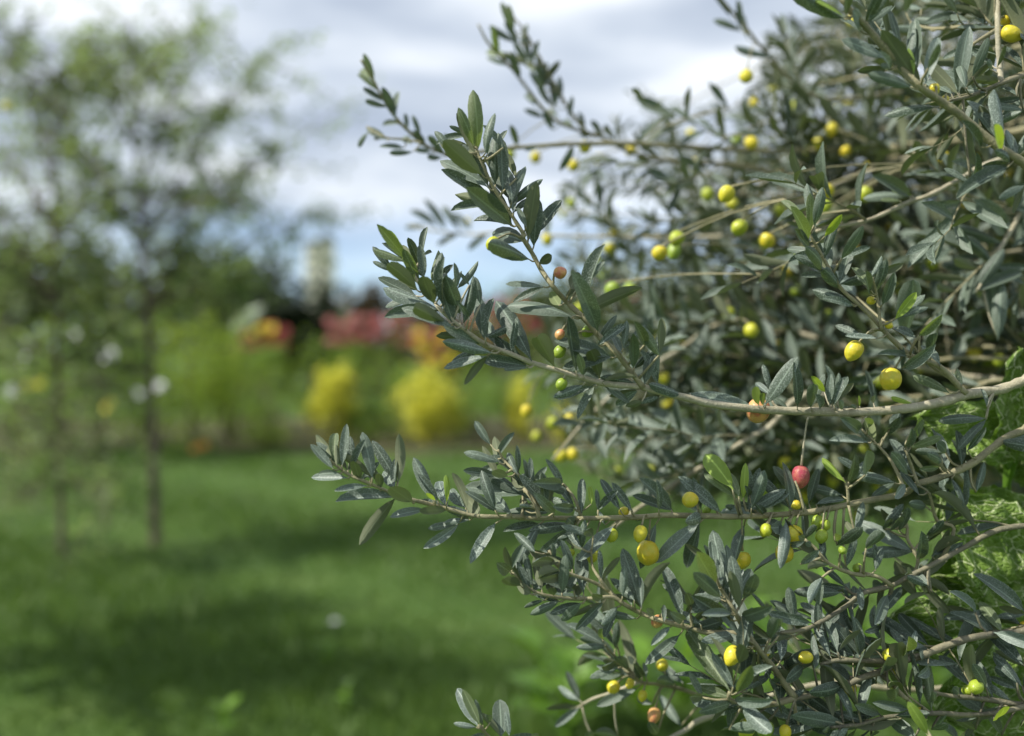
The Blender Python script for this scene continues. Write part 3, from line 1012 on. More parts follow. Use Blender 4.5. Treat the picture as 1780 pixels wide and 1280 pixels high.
branch('S14', 'F:930,945 760,1010 640,1050 540,1110', .86, .95, .0018, .0012, None, 'palewood')
branch('S15', 'Z:1500,170 1400,160 1330,90 1290,40 1255,0 1240,-30', 1.25, 1.15, .003, .0012, 'backtop')

# leaves measured in the photograph: base x,y  tip x,y  width  kind
# kind: t upper face, u underside, g lit copy of the leaf colour, y young, b fresh bright green, Y young underside
LV = []


def leaves(crop, brs, txt, dd=0.0):
    s = CROP[crop][2]
    for ln in txt.replace('\n', ';').split(';'):
        q = ln.split()
        if len(q) < 6:
            continue
        v_ = [float(x) for x in q[:5]]
        a = cp_(crop, v_[0], v_[1])
        b = cp_(crop, v_[2], v_[3])
        LV.append((a, b, v_[4] / s, q[5], brs.split(), dd))


leaves('A', 'B1a', '''735 600 715 275 78 y;715 560 637 372 50 y;725 605 515 480 88 u;610 590 500 475 45 t;765 720 575 600 100 u;800 790 530 620 70 t
780 600 830 375 45 t;790 610 785 480 25 t;835 780 835 500 78 t;875 810 870 520 58 t;930 870 895 650 70 t;920 890 1000 660 52 t;840 860 605 785 80 u
845 880 555 720 60 t;930 1000 700 870 110 t;925 1000 720 965 32 t;1000 1090 820 1000 105 t;1030 1190 815 1140 92 t;1015 1080 1060 790 78 u;1050 1120 1075 870 72 t
950 740 990 665 38 u;935 930 925 780 60 t;1075 1215 1142 1180 55 u;690 500 588 463 30 t;880 570 850 478 26 t;1010 1010 960 900 35 t''')
leaves('B', 'B1', '''210 225 75 62 62 y;190 195 125 80 42 b;225 245 155 130 78 u;280 370 215 195 60 y;260 330 192 190 50 b;215 240 35 172 32 y;135 295 30 240 28 t
290 280 235 128 50 t;310 330 285 150 50 t;300 210 342 175 24 t;275 400 140 282 80 u;350 355 378 170 52 y;370 380 402 190 50 t;365 472 320 345 88 u
270 430 58 328 48 t;400 510 88 382 48 g;480 605 190 495 52 t;440 580 288 508 78 u;420 490 430 235 32 t;490 390 475 250 26 t;390 440 412 290 60 t
510 530 445 345 80 t;525 585 580 330 56 t;620 480 592 328 40 t;560 370 510 305 22 t;650 690 600 425 78 t;700 695 640 560 62 t;645 660 692 448 42 t
790 745 822 552 36 t;905 790 710 450 112 t;860 780 700 680 62 t;640 700 388 652 48 u;620 690 430 600 62 t;690 745 425 683 64 g;880 815 635 778 72 g
660 760 425 825 38 g;890 825 755 835 18 t;1030 822 930 672 98 u;1280 890 1210 740 78 u;1150 850 1100 560 52 t;1190 870 1150 755 46 t;1290 905 1470 880 20 u
1190 920 1028 985 50 g;1250 925 1062 992 62 g;1490 950 1392 1035 52 g;1515 1010 1440 1042 42 u;1612 985 1500 1018 32 t;1765 990 1550 915 44 t;560 545 500 470 30 t''')
leaves('B', 'B1a', '''975 378 770 365 22 t;1140 550 775 478 56 t;1118 388 1175 285 72 u;1190 352 1232 228 46 t;1195 520 1300 165 36 t;1268 622 1110 330 102 t
1055 482 1012 400 62 Y;1345 768 1042 680 72 t;1268 702 1422 590 46 g;1402 748 1368 648 42 g;1410 722 1430 568 40 t;1465 832 1440 650 62 t;1530 700 1450 583 60 t
1525 922 1605 690 64 t;1600 920 1590 700 26 t;1610 760 1480 600 62 t;1470 910 1290 880 50 t;1090 440 1160 360 30 u''')
leaves('K', 'B1', '''928 992 1312 1078 82 t;1425 1075 1622 768 84 t;1640 1085 1590 800 72 t;1388 1072 1330 952 58 Y;1460 1000 1405 930 46 g;1580 1090 1480 1020 30 t''')
leaves('K', 'S5 S6', '''925 970 1015 585 62 t;1130 995 1130 565 58 t''')
leaves('E', 'B1', '''400 218 350 70 72 t;460 220 370 130 62 t;492 118 372 18 46 b;520 202 530 8 46 t;545 202 602 38 42 t;560 135 572 0 30 t;600 222 545 168 46 t
705 362 515 272 78 t;710 208 700 140 16 b;690 218 628 198 26 t;800 188 768 138 36 t;1045 188 912 150 28 b;100 205 60 120 40 Y;1520 210 1500 100 30 t''')
leaves('E', 'B2 B2c B2d B2e B7e', '''765 345 685 278 62 y;800 442 832 300 76 Y;860 402 882 268 62 t;900 352 1035 248 62 t;772 437 538 428 42 g;748 645 645 468 98 g
640 692 612 498 66 t;622 692 502 548 46 b;1018 642 848 488 78 t;1050 642 998 440 72 t;985 472 965 338 62 g;1020 442 1075 288 50 y;1080 402 1122 282 28 b
1030 470 1205 398 56 y;1262 502 1128 425 66 t;1232 562 1078 490 62 t;1222 592 1082 606 38 y;1270 612 1302 398 78 g;1360 582 1355 372 62 t;1392 492 1455 338 46 t
1590 430 1775 468 82 t;1290 662 1445 785 84 t;1450 755 1492 568 32 g;935 692 738 662 72 t;1002 702 868 765 62 g;602 772 448 738 62 t;428 832 602 800 26 g
1132 842 968 800 62 t;1090 772 1035 640 50 t;270 862 235 578 62 t;372 852 148 592 62 t;385 832 452 612 48 t;20 862 82 615 66 t;100 892 28 818 32 t
245 782 224 738 36 u;210 960 108 952 86 g;242 932 162 1192 74 g;420 958 465 1165 46 t;555 1068 508 995 52 y;562 1092 632 938 76 t;685 1022 655 955 42 u
622 1232 685 1035 52 t''')
leaves('E', 'B1 B7', '''1520 285 1242 302 50 t''')
leaves('E', 'B7e B7d B7b', '''862 992 850 898 62 t;902 1002 900 878 62 t;748 1112 772 972 82 t;1055 1132 785 982 92 g;1080 1182 1000 968 82 t;962 1002 940 828 62 t
1130 1032 1162 908 52 t;1165 1162 1245 1015 82 u;1212 1182 1372 1082 46 t;522 1215 352 1215 52 u;810 1252 872 1118 32 t;1260 942 1402 862 28 u;330 1212 402 1095 52 g''')
leaves('D', 'B2 B2a B2b', '''95 602 85 408 32 t;200 722 170 488 42 t;245 752 18 508 62 t;312 572 102 528 62 t;342 627 212 572 42 t;402 732 232 685 62 t
440 762 452 548 62 t;505 702 500 588 36 b;550 742 545 608 32 t;708 745 588 552 62 t;785 748 655 562 56 t;1062 742 832 518 78 t;970 742 945 532 42 t
1402 762 1122 522 88 t;1262 742 1200 522 46 t;1262 772 1120 782 86 g;1602 762 1448 802 92 g;1252 820 972 1102 78 g;952 830 848 1132 78 g;882 780 832 832 42 g
1558 842 1432 1032 82 t;1702 812 1785 872 86 g;1482 600 1365 395 142 b;1522 652 1495 508 62 y;1550 662 1572 428 46 b;1512 662 1308 508 52 y;1580 742 1682 472 78 t
1592 642 1530 558 42 t;1420 752 1532 708 36 t;1702 762 1618 688 42 t;662 845 418 1052 78 g;392 842 152 1052 78 g;152 832 -2 1092 82 g;388 845 338 778 92 g
600 842 562 768 36 t;462 887 388 868 32 g''')
leaves('D', 'B3 B3b', '''522 917 458 860 72 u;442 1002 358 902 56 t;452 1012 342 965 42 u;378 1152 298 948 56 t;292 1092 92 1060 78 u;302 1192 148 1150 72 u;240 1082 235 958 32 t;122 1032 -20 928 62 t''')
leaves('C', 'B2', '''190 312 62 152 74 u;212 342 68 198 38 t;215 292 195 138 62 y;230 322 225 198 36 u;265 322 282 75 58 t;325 352 310 148 52 t;300 352 300 262 38 u
375 412 370 276 68 u;455 402 382 128 68 t;612 428 450 178 72 t;440 402 418 330 62 t;592 462 498 378 72 t;500 472 515 352 52 u;705 548 596 426 98 u
300 395 68 402 36 g;250 365 118 375 28 t;420 442 228 472 36 g;600 515 240 542 46 g;785 590 565 642 42 g;832 542 702 288 68 t;862 542 738 378 42 t;922 582 850 448 78 g
910 552 904 388 24 b;842 532 795 478 26 b;1042 602 948 376 48 u;1032 582 925 498 72 t;1112 632 998 528 88 u;922 592 768 568 58 u;1058 655 898 682 30 g
988 680 782 812 62 g;1218 668 1068 898 62 g;1215 597 1128 366 72 t;1392 500 1036 464 68 t;1312 612 1218 538 52 t''')
leaves('C', 'B2a B2b', '''1185 192 1088 52 52 t;1222 272 1205 156 64 u;1242 302 1028 238 42 t;1232 382 1026 343 52 t;1292 387 1202 338 62 u;1352 377 1288 258 52 t;1355 362 1345 198 36 t
1430 402 1430 278 36 t;1392 482 1312 408 62 u;1432 462 1380 388 52 t;1525 582 1500 366 48 t;1622 432 1448 398 78 t;1582 612 1448 468 62 t
1702 582 1562 545 62 t;1662 492 1548 438 46 t;1442 572 1362 560 26 g;1402 602 1380 528 52 u''')
leaves('C', 'B3a B3', '''1302 972 1226 886 78 t;1372 1062 1268 978 78 u;1432 1112 1348 1080 64 u;1312 962 1275 806 46 u;1442 1062 1395 878 46 t;1502 1092 1455 918 52 u
1562 1122 1555 1052 54 u;1612 967 1482 965 78 u;1602 922 1438 882 72 u;1622 1112 1642 866 62 t;1512 1150 1396 1188 30 t;1612 1155 1436 1258 42 t;1702 1092 1588 1095 62 t''')
leaves('F', 'B3 B3a B3b', '''572 458 462 602 62 t;707 453 542 618 62 t;792 478 688 552 52 t;917 555 716 533 42 t;585 402 592 206 92 t;690 322 685 142 30 t;825 422 838 238 52 t
940 482 846 160 98 t;942 492 952 338 52 t;902 442 772 348 62 t;1017 537 958 458 46 t;882 472 865 408 42 t;702 427 632 368 58 u;555 412 540 358 52 u;402 412 380 342 54 u
1082 582 1095 492 32 t;1197 562 1098 266 84 t;1197 582 1088 528 52 u;1252 482 1188 352 62 t;1202 562 1086 462 62 t;1312 592 1218 548 46 t
1218 625 1495 630 88 t;1562 648 1322 692 58 g;1605 728 1478 688 62 t;1182 650 966 812 58 t;1122 600 998 698 38 g''')
leaves('F', 'B4', '''1402 352 1236 96 108 y;1432 422 1228 226 88 t;1492 562 1226 376 98 t;1442 432 1282 414 42 g;1502 522 1308 514 38 g;1440 352 1446 70 102 t
1450 372 1565 250 42 g;1490 402 1512 146 84 t;1502 442 1675 306 84 t;1580 432 1575 226 84 t;1560 542 1675 416 92 t;1392 242 1412 116 52 t;1372 222 1328 146 42 t''')
leaves('F', 'B4b', '''1490 1002 1296 730 112 y;1512 982 1398 796 62 t;1530 1012 1562 776 80 y;1580 992 1645 786 84 t;1502 1042 1286 988 48 y;1502 1072 1270 1066 74 t
1542 1087 1316 1138 84 t;1562 1102 1416 1204 84 t;1512 1052 1675 966 78 g;1552 1082 1678 1165 104 g;1322 1042 1206 966 62 t;1482 1242 1585 1156 84 t''')
leaves('L', 'S11', '''1190 1002 1086 802 62 y;1180 1012 1038 878 84 g;1170 1012 1032 990 32 g;1210 1002 1163 838 42 t;1255 982 1240 892 42 t;1320 1075 1310 926 112 t;1372 1072 1350 936 42 g;1222 1052 1076 1030 72 t;1552 1072 1508 1022 42 t''')
leaves('F', 'S13 S14', '''715 717 486 602 38 g;702 682 690 578 62 y;735 722 546 730 42 g;780 742 786 566 48 t;872 872 768 738 62 t;792 822 686 800 62 u;802 857 672 850 38 g
842 882 686 942 62 t;952 912 873 778 58 t;922 982 676 1092 52 t;1152 952 1018 878 62 t;1202 952 1068 888 62 t;972 922 970 858 32 t;1042 1262 968 1128 62 t
1192 1222 1088 1098 62 t;1012 1082 938 1070 52 t;642 1282 600 1206 62 t;802 1282 648 1188 62 t;560 1060 440 1030 50 g;560 1100 410 1200 45 g''')
leaves('G', 'B4 B5 B4b', '''300 642 268 456 84 t;352 622 242 702 84 g;360 772 422 636 68 g;492 802 322 800 74 t;352 1012 422 866 88 t;452 1112 286 1058 94 t;482 1195 428 1106 72 t;735 1142 406 1048 94 t
722 902 478 890 84 t;300 760 280 700 40 t;330 900 250 830 70 t''')
leaves('G', 'B5a B5', '''592 702 428 892 88 t;652 752 608 526 72 g;692 722 672 576 62 t;962 842 866 656 112 t;1082 992 926 826 74 Y;1112 1002 1058 826 68 Y;822 742 768 506 62 t;792 742 688 718 62 t
922 902 798 910 52 t;1022 1002 918 848 78 t;1222 782 1088 800 62 t;1212 690 1128 720 52 t;1130 722 1162 606 28 g;1062 712 1008 566 84 y;1082 692 1050 616 42 t
1502 490 1316 352 38 g;1592 607 1336 482 38 t;1785 482 1476 262 72 t;1602 602 1785 642 74 g;1652 602 1618 476 74 y;1785 500 1648 522 32 t;1602 592 1538 498 42 t''')
leaves('G', 'B5b', '''1222 1202 1098 1008 66 b;1200 1120 1090 1060 50 y''')
leaves('G', 'B7 B7a B7b B7c', '''440 557 405 346 64 t;545 547 296 490 64 t;580 602 580 418 48 t;722 370 466 382 64 t;602 278 466 380 62 g;742 340 638 350 42 t;822 332 778 432 42 t;782 472 852 378 62 t
985 380 828 492 72 t;930 502 1094 362 52 t;952 560 828 580 38 t;1130 262 1048 228 52 u;1232 372 1146 338 42 u;1245 372 1262 246 62 u;1225 332 1178 268 46 t;630 520 520 470 50 t''')
leaves('G', 'B7b', '''500 62 428 20 40 t;502 58 520 -40 44 t;505 66 440 110 40 g;540 95 470 60 36 t;600 160 640 90 40 t''')
leaves('G', 'B6', '''650 1160 560 1120 44 t;652 1160 570 1190 44 t;1102 1052 898 1010 52 t;942 1082 748 978 62 t;782 1112 718 958 52 t;1242 1062 1292 806 84 y;1240 1172 1272 1088 52 t;890 1212 860 1128 62 t;1152 1212 1060 1170 82 t;702 1168 606 1212 52 t;1020 1090 1180 1040 45 t;860 1130 700 1170 40 t;1330 1080 1320 1190 36 g;760 1150 640 1200 40 t''')
leaves('G', 'B8 B5', '''1562 932 1426 756 64 t;1602 992 1568 826 64 t;1702 1002 1598 928 42 t;1742 932 1616 888 42 t;1785 802 1688 656 84 t;1742 902 1668 786 52 t;1772 922 1708 786 62 g
1602 1112 1526 946 94 b;1762 1152 1688 1036 94 y;1652 1212 1640 1098 72 y;1785 1212 1718 1118 62 b;1502 1172 1418 1148 52 Y;1230 1000 1180 900 50 t;1400 960 1300 880 45 t''')
leaves('H', 'B11', '''270 247 198 122 44 y;300 292 285 116 48 y;330 272 300 55 48 t;320 262 338 92 52 t;290 332 160 198 64 y;300 372 188 298 52 t;340 392 228 358 42 t;355 472 226 388 62 t
390 492 216 412 38 t;450 562 316 488 62 t;502 632 368 558 62 t;512 647 362 613 38 t;370 312 407 228 38 b;370 422 417 232 32 t;400 472 410 328 56 t;450 422 502 286 52 t;440 542 528 336 48 t
550 792 458 738 38 t;772 890 622 880 28 t;632 802 488 790 22 g;742 952 824 838 58 g;825 792 884 698 44 y;815 802 758 748 48 t;882 872 840 788 62 t;932 932 900 838 52 t;840 912 888 868 32 b;982 1072 878 988 52 y;1035 1032 1062 952 32 y''')
leaves('H', 'B11a B11', '''590 592 516 498 48 t;595 572 558 448 52 y;615 582 625 438 48 t;650 642 672 498 48 t;600 502 662 402 18 t;710 712 808 586 48 b;720 702 842 598 34 t''')
leaves('H', 'B11c', '''525 602 478 458 82 g;760 802 688 556 112 g''', .08)
leaves('H', 'B12', '''790 117 572 36 64 t;795 112 713 66 28 b;740 137 642 135 20 y''')
leaves('H', 'B13', '''1242 302 1006 176 112 t;1232 342 1000 268 62 t;1192 442 868 288 62 t;1182 442 988 328 62 t;1100 582 1328 486 48 t;1180 450 1240 640 62 t;1210 812 1242 538 62 t
1282 282 1228 168 64 t;1190 457 1338 460 42 t;1190 152 1340 56 52 t;1010 112 1228 -4 42 t;1170 480 1060 520 50 t''')
leaves('H', 'B14', '''1040 852 1030 656 58 t;980 972 1062 798 48 t;930 302 942 198 52 t;900 480 860 620 50 t;1000 450 930 560 50 t''')
leaves('I', 'B9', '''440 128 45 -8 114 t;432 112 248 -4 28 b;542 205 416 148 94 g;692 375 426 256 80 g;722 442 586 388 54 g;722 442 616 456 42 t;858 558 576 486 80 t;560 152 602 -6 64 t
577 152 664 -4 54 t;440 102 398 -4 62 t;792 402 712 76 54 t;772 402 708 216 54 g;880 482 942 86 48 t;870 482 860 298 32 b;945 542 1064 220 74 g;962 442 960 336 62 g;1032 682 734 712 48 t
1302 942 1126 802 64 t;1432 967 1270 856 84 b;1402 892 1308 596 94 t;1452 942 1435 556 64 g;1522 1002 1542 816 62 t;1492 962 1490 816 42 g;1472 1062 1136 1264 64 t;1462 1052 1286 1072 54 t;1576 1182 1386 1272 54 t;1482 1032 1306 998 62 t''')
leaves('I', 'B10 B10a', '''1117 602 1056 446 88 t;1157 602 1182 216 74 g;1202 562 1222 366 62 t;1242 492 1304 276 58 t;1362 412 1308 286 48 t;1402 432 1385 336 38 t;1362 442 1278 428 52 t
1576 702 1458 752 52 g;1576 622 1356 662 50 t;1576 240 1468 292 52 t;1576 -2 1396 16 52 g;1530 612 1518 518 52 t;1240 1172 1166 1026 64 t;1330 590 1260 540 40 t''')
leaves('I', 'B10b B10c', '''1222 132 1168 -6 84 t;1322 162 1290 -6 74 t;1152 92 936 -4 74 t;822 82 778 -6 74 t;1082 132 956 58 54 t;922 62 898 -6 54 t;1240 290 1120 330 44 t;980 190 900 110 44 t''')
leaves('A', 'S1 S1a', '''150 185 60 70 60 y;180 250 70 160 30 y;160 210 110 60 40 y;220 310 110 250 34 t;240 340 130 330 36 t;285 400 225 270 48 t;280 420 300 260 30 t;320 430 200 420 36 t;235 525 105 430 48 t;130 480 60 540 36 t;225 510 150 500 30 t
360 545 310 480 50 t;440 560 390 500 44 t;420 500 380 400 28 t;345 470 330 370 26 t;380 590 260 610 36 t;330 570 200 570 30 t;560 605 480 540 44 t;540 620 470 640 40 t;620 600 560 520 40 t;480 590 400 600 34 t;960 560 920 470 40 t;1190 700 1260 600 44 t;1070 560 1000 610 36 t''')
leaves('A', 'S2 S2a', '''880 60 790 -30 60 y;850 50 820 -70 40 y;900 110 790 60 34 g;970 190 900 90 44 t;960 150 930 50 30 t;1050 110 1010 20 40 t;1080 160 1000 60 36 y;1060 335 1010 230 44 t;1110 250 1060 150 36 t;1170 250 1110 170 40 t;1150 330 1090 290 30 t;1200 300 1190 180 30 t
1160 470 1100 400 40 t;1190 400 1130 330 34 t;1110 400 1000 360 34 t;1280 460 1210 400 44 t;1240 400 1260 300 30 t;1330 480 1300 370 30 t;1430 500 1360 450 40 t;1370 500 1300 520 30 t''')
leaves('Z', 'S2a', '''893 62 872 10 13 y;892 60 884 12 11 y;905 82 916 40 10 t;902 76 878 48 11 t;917 112 893 82 11 t;922 112 936 76 10 t;938 150 952 112 10 t;944 160 922 132 11 t;958 185 935 160 11 t;962 190 978 152 10 t''')
leaves('Z', 'S15', '''1290 55 1240 40 14 t;1285 50 1280 5 12 t;1270 30 1238 -5 12 t;1300 70 1295 20 10 t;1350 100 1275 90 10 t''')
leaves('Z', 'S3', '''760 395 715 370 12 t;775 400 740 352 12 t;800 402 770 360 12 t;740 392 705 395 10 t;820 402 790 370 10 t;850 405 815 430 12 t;800 404 760 425 11 t''')

# fruit: x y radius kind (y ripe, f mixed, g green, o peach, r magenta)
FR = []


def fruit(crop, brs, txt, far=False):
    s = CROP[crop][2]
    for ln in txt.split(';'):
        q = ln.split()
        if len(q) >= 4:
            x_, y_ = cp_(crop, float(q[0]), float(q[1]))
            FR.append((x_, y_, float(q[2]) / s, q[3], brs.split(), far))


fruit('E', 'B1', '335 650 54 r')
fruit('E', 'B2', '290 1025 58 y;235 1138 54 y;440 942 39 g;468 1032 38 g;492 962 32 g;108 992 34 f;305 832 30 y')
fruit('E', 'B7b', '600 1122 24 g;700 1235 32 g')
fruit('E', 'B1', '65 235 72 o')
fruit('E', 'B11', '905 30 62 y')
fruit('H', 'B11', '515 862 40 y')
fruit('H', 'B11a', '595 620 19 y;680 738 18 y')
fruit('D', 'B2', '842 900 46 f;895 1030 72 y;1185 670 50 y;645 910 42 f;515 1050 40 f;730 750 32 y;1545 1082 54 y;1710 875 38 f;1300 742 26 g;370 1030 22 f')
fruit('F', 'B3', '1040 570 36 o')
fruit('F', 'B4', '1505 780 50 f')
fruit('F', 'S13', '770 975 36 y;1070 840 36 y;1020 1150 39 o;950 1030 27 f;870 955 26 f')
fruit('G', 'B5', '505 750 37 f;1000 735 38 f;755 930 44 y;160 1160 50 f;270 1165 45 g;385 1180 34 f;1785 580 40 y;285 748 20 y')
fruit('G', 'B5b', '1045 822 32 y')
fruit('G', 'B6', '1170 1080 32 y')
fruit('G', 'B8', '1450 940 30 g;1500 922 40 g')
fruit('I', 'B10a', '1490 215 52 f;1455 132 30 y')
fruit('I', 'B9', '1000 570 36 y;1070 630 22 y')
fruit('B', 'B1a', '1060 735 33 g;1215 620 32 g;690 140 37 f;1060 300 32 o;1060 640 26 o')
fruit('B', 'B1', '1070 915 30 g')
fruit('B', 'S', '1705 110 39 f;1610 190 39 y;1690 180 38 g;1350 390 38 g;1445 390 33 g;1260 220 25 f;1335 165 21 y;1310 300 26 f', True)
fruit('A', 'S', '915 605 29 f;1060 620 29 y;1335 560 33 f;1270 665 30 f;1410 630 28 f;1590 580 30 y;1470 1125 28 f;1400 1185 26 f;675 985 22 f;1445 1260 26 f', True)
fruit('J', 'S', '1000 110 37 f;1285 290 27 f;680 450 27 f;330 540 30 y;950 480 31 g;1030 500 35 f;700 625 29 y;885 800 45 f;960 995 44 f;1115 1075 36 f;1170 1100 31 g;1190 1210 28 g;1210 660 24 f;1135 700 24 f', True)
fruit('K', 'S', '1340 580 43 f;380 210 31 g;820 790 31 g;870 430 30 g;930 440 27 g;1620 330 30 g;1000 510 31 g;660 800 30 g;1100 500 26 f;760 640 30 f;950 620 28 f;700 1120 34 g;820 1060 34 f;1060 1140 30 g;1160 900 28 g;1280 760 26 g', True)
fruit('H', 'S', '380 90 33 f;375 160 31 g;570 105 33 f;605 245 23 f;95 330 35 y;895 440 31 f;790 530 26 g;670 450 21 f;635 400 23 f;230 570 28 g;390 700 28 g;1170 925 29 g;1050 70 25 f;1100 640 26 g;1000 880 24 g', True)
fruit('D', 'S', '300 365 40 f;380 358 40 f;770 285 37 g;880 265 34 g;130 230 32 f;240 140 36 f;360 120 42 f;1075 190 38 g;1030 20 36 f;1420 230 28 g;540 60 30 f;60 60 40 y', True)
fruit('I', 'S', '115 680 28 f;395 700 24 f;320 885 31 g;600 1055 34 f;815 910 31 f;1070 1010 36 f;1000 1020 30 f;315 1215 38 f;570 1235 40 f;1195 1190 34 f', True)
fruit('E', 'S', '185 845 27 f;315 455 36 f;390 490 24 f;360 780 32 f;480 580 26 g;420 560 30 f', True)

# ---------------------------------------------------------------- leaf shapes
TT = [0, .07, .18, .36, .56, .76, .91, 1.0]
WW = [.05, .15, .56, .91, 1.0, .89, .58, .08]


def leaf_template(arch, fold, twist, rolled, bend=0.0, rows=None, cols=(-1, -.55, 0, .55, 1)):
    tv, tf, tuv = [], [], []
    idx = range(len(TT)) if rows is None else rows
    tt = [(TT[i], WW[i]) for i in idx]
    for t_, q in tt:
        for c in cols:
            a = twist * (t_ - .5)
            x_ = c * q * .5
            z_ = (fold * abs(c) - rolled * abs(c) ** 3) * q * .25
            x2, z2 = x_ * math.cos(a) - z_ * math.sin(a), x_ * math.sin(a) + z_ * math.cos(a)
            tv.append((x2 + bend * t_ * (1 - t_) * 4, t_, z2 * .5 + arch * 4 * t_ * (1 - t_)))
            tuv.append((.5 + .5 * c, t_))
    k = len(cols)
    for i in range(len(tt) - 1):
        for j in range(k - 1):
            a = i * k + j
            tf.append((a, a + 1, a + k + 1, a + k))
    return tv, tf, tuv


NEAR_T = [leaf_template(.03, .5, .2, .5, .04), leaf_template(.07, .7, -.3, .2, -.06), leaf_template(-.03, .9, .1, .3, .03),
          leaf_template(.11, .3, .35, .7, -.03), leaf_template(.05, 1.1, -.15, .1, .0), leaf_template(.015, .2, .5, .9, .07)]
FAR_T = [leaf_template(.04, .8, .2, .1, .03, (0, 2, 4, 5, 7), (-1, 0, 1)), leaf_template(.09, .6, -.2, .1, -.03, (0, 2, 4, 5, 7), (-1, 0, 1)),
         leaf_template(-.03, .9, .4, .1, .0, (0, 2, 4, 5, 7), (-1, 0, 1))]
LEAF_ME = []
for tv, tf, tuv in NEAR_T:
    mb = MB()
    mb.add(tv, tf, tuv, Matrix.Identity(4))
    LEAF_ME.append(mb.mesh('leaf'))
LMAT = dict(t='leaf', u='leaf', g='leaf_lit', y='young', Y='young', b='bright')
for me_ in LEAF_ME:
    me_.materials.append(M['leaf'])


def frame(o, ax, nrm, L_, W_):
    x_ = ax.cross(nrm).normalized()
    z_ = x_.cross(ax).normalized()
    m = Matrix.Identity(4)
    for i in range(3):
        m[i][0] = x_[i] * W_
        m[i][1] = ax[i] * L_
        m[i][2] = z_[i] * L_
        m[i][3] = o[i]
    return m


def nearest(names, x_, y_):
    best = None
    for nm in names:
        b = BR[nm]
        for i in range(b['skip'], len(b['proj'])):
            q = b['proj'][i]
            dd = (q[0] - x_) ** 2 + (q[1] - y_) ** 2
            if best is None or dd < best[0]:
                best = (dd, nm, i)
    return math.sqrt(best[0]), best[1], best[2]


rr = random.Random(11)
placed = []
extra = []
for (a, b, wpx, kind, brs, dd) in LV:
    # the partner of an opposite pair, half hidden behind the leaf in front
    if brs[0][0] in 'BS' and kind in 'tug' and rr.random() < .55 and brs[0] not in ('S1', 'S2', 'S3', 'S15'):
        an = rr.choice((-1, 1)) * rr.uniform(.35, .9)
        vx, vy = (b[0] - a[0]), (b[1] - a[1])
        k_ = rr.uniform(.75, 1.0)
        ln_ = math.hypot(vx, vy)
        k_ *= min(1, 120 / ln_) * max(1, 60 / ln_)
        e = (a[0] + k_ * (vx * math.cos(an) - vy * math.sin(an)), a[1] + k_ * (vx * math.sin(an) + vy * math.cos(an)))
        if all(f[5] or math.hypot(a[0] + (e[0] - a[0]) * q_ - f[0], a[1] + (e[1] - a[1]) * q_ - f[1]) > f[2] + 14 for f in FR for q_ in (.3, .65, 1)):
            extra.append((a, e, max(ln_ * k_ * rr.uniform(.16, .24), 11), rr.choice('tttu'), brs, dd + .012))
for (a, b, wpx, kind, brs, dd) in LV + extra:
    b = (a[0] + (b[0] - a[0]) * 1.04, a[1] + (b[1] - a[1]) * 1.04)
    wpx *= 1.0
    dist, nm, i = nearest(brs, a[0], a[1])
    br = BR[nm]
    q = br['path'][i]
    dep = (q - CAM).dot(FWD) + dd + rr.uniform(-.006, .006) + (rr.uniform(-.012, .012) if dist > 8 else 0)
    o = P(a[0], a[1], dep)
    tip = P(b[0], b[1], dep)
    len_app = (tip - o).length
    w_app = wpx * dep / F
    k = rr.uniform(.22, .27)
    if w_app / len_app > k * 1.12:
        L_ = min(w_app / k, len_app * 1.8, .07)
        W_ = w_app
        pit = math.acos(min(1, len_app / max(L_, len_app))) * rr.choice((-1, 1))
        roll = rr.uniform(0, .25)
    else:
        p0 = rr.uniform(-.4, .4)
        L_ = len_app / math.cos(p0)
        W_ = max(w_app, k * L_)
        pit = p0
        roll = math.acos(min(1, w_app / W_)) * .72
    plane = (tip - o).normalized()
    ax = (plane * math.cos(pit) - FWD * math.sin(pit)).normalized()
    n0 = -FWD
    n0 = (n0 - ax * n0.dot(ax)).normalized()
    best = None
    for s_ in (-1, 1):
        n1 = Matrix.Rotation(roll * s_, 3, ax) @ n0
        top = -n1 if kind in 'uY' else n1
        if best is None or top.z > best[0]:
            best = (top.z, top)
    Mx = frame(o, ax, best[1], L_, W_)
    w_app *= 1.0
    placed.append([len_app * w_app / dep ** 2, nm, Mx, kind])
    # petiole or short shoot from the twig to the leaf
    if dist > 3.5:
        j = max(br['skip'], i - (1 if dist < 25 else 2))
        s0 = br['path'][j].lerp(br['path'][i], .3)
        mid = (s0 + o) / 2 + Vector((0, 0, -.0015)) + (br['path'][i] - br['path'][j]) * .15
        r_ = .0006 if dist < 25 else .0009
        br['mb'].tube(catmull([s0, mid, o + ax * (L_ * .03)], 2), [r_ * 1.3, r_ * 1.2, r_ * 1.1, r_, r_ * .8], 5)

# ---------------------------------------------------------------- crown behind: branches, twigs, leaves
fol = MB()          # bulk foliage
wood = MB()         # bulk twigs
NODES = []          # points fruit can hang from


def proj(p):
    q = p - CAM
    dd = q.dot(FWD)
    return 890 + q.x / dd * F, 640 - q.dot(UP) / dd * F, dd


KEEP = [(640, 900, 0, 380)]


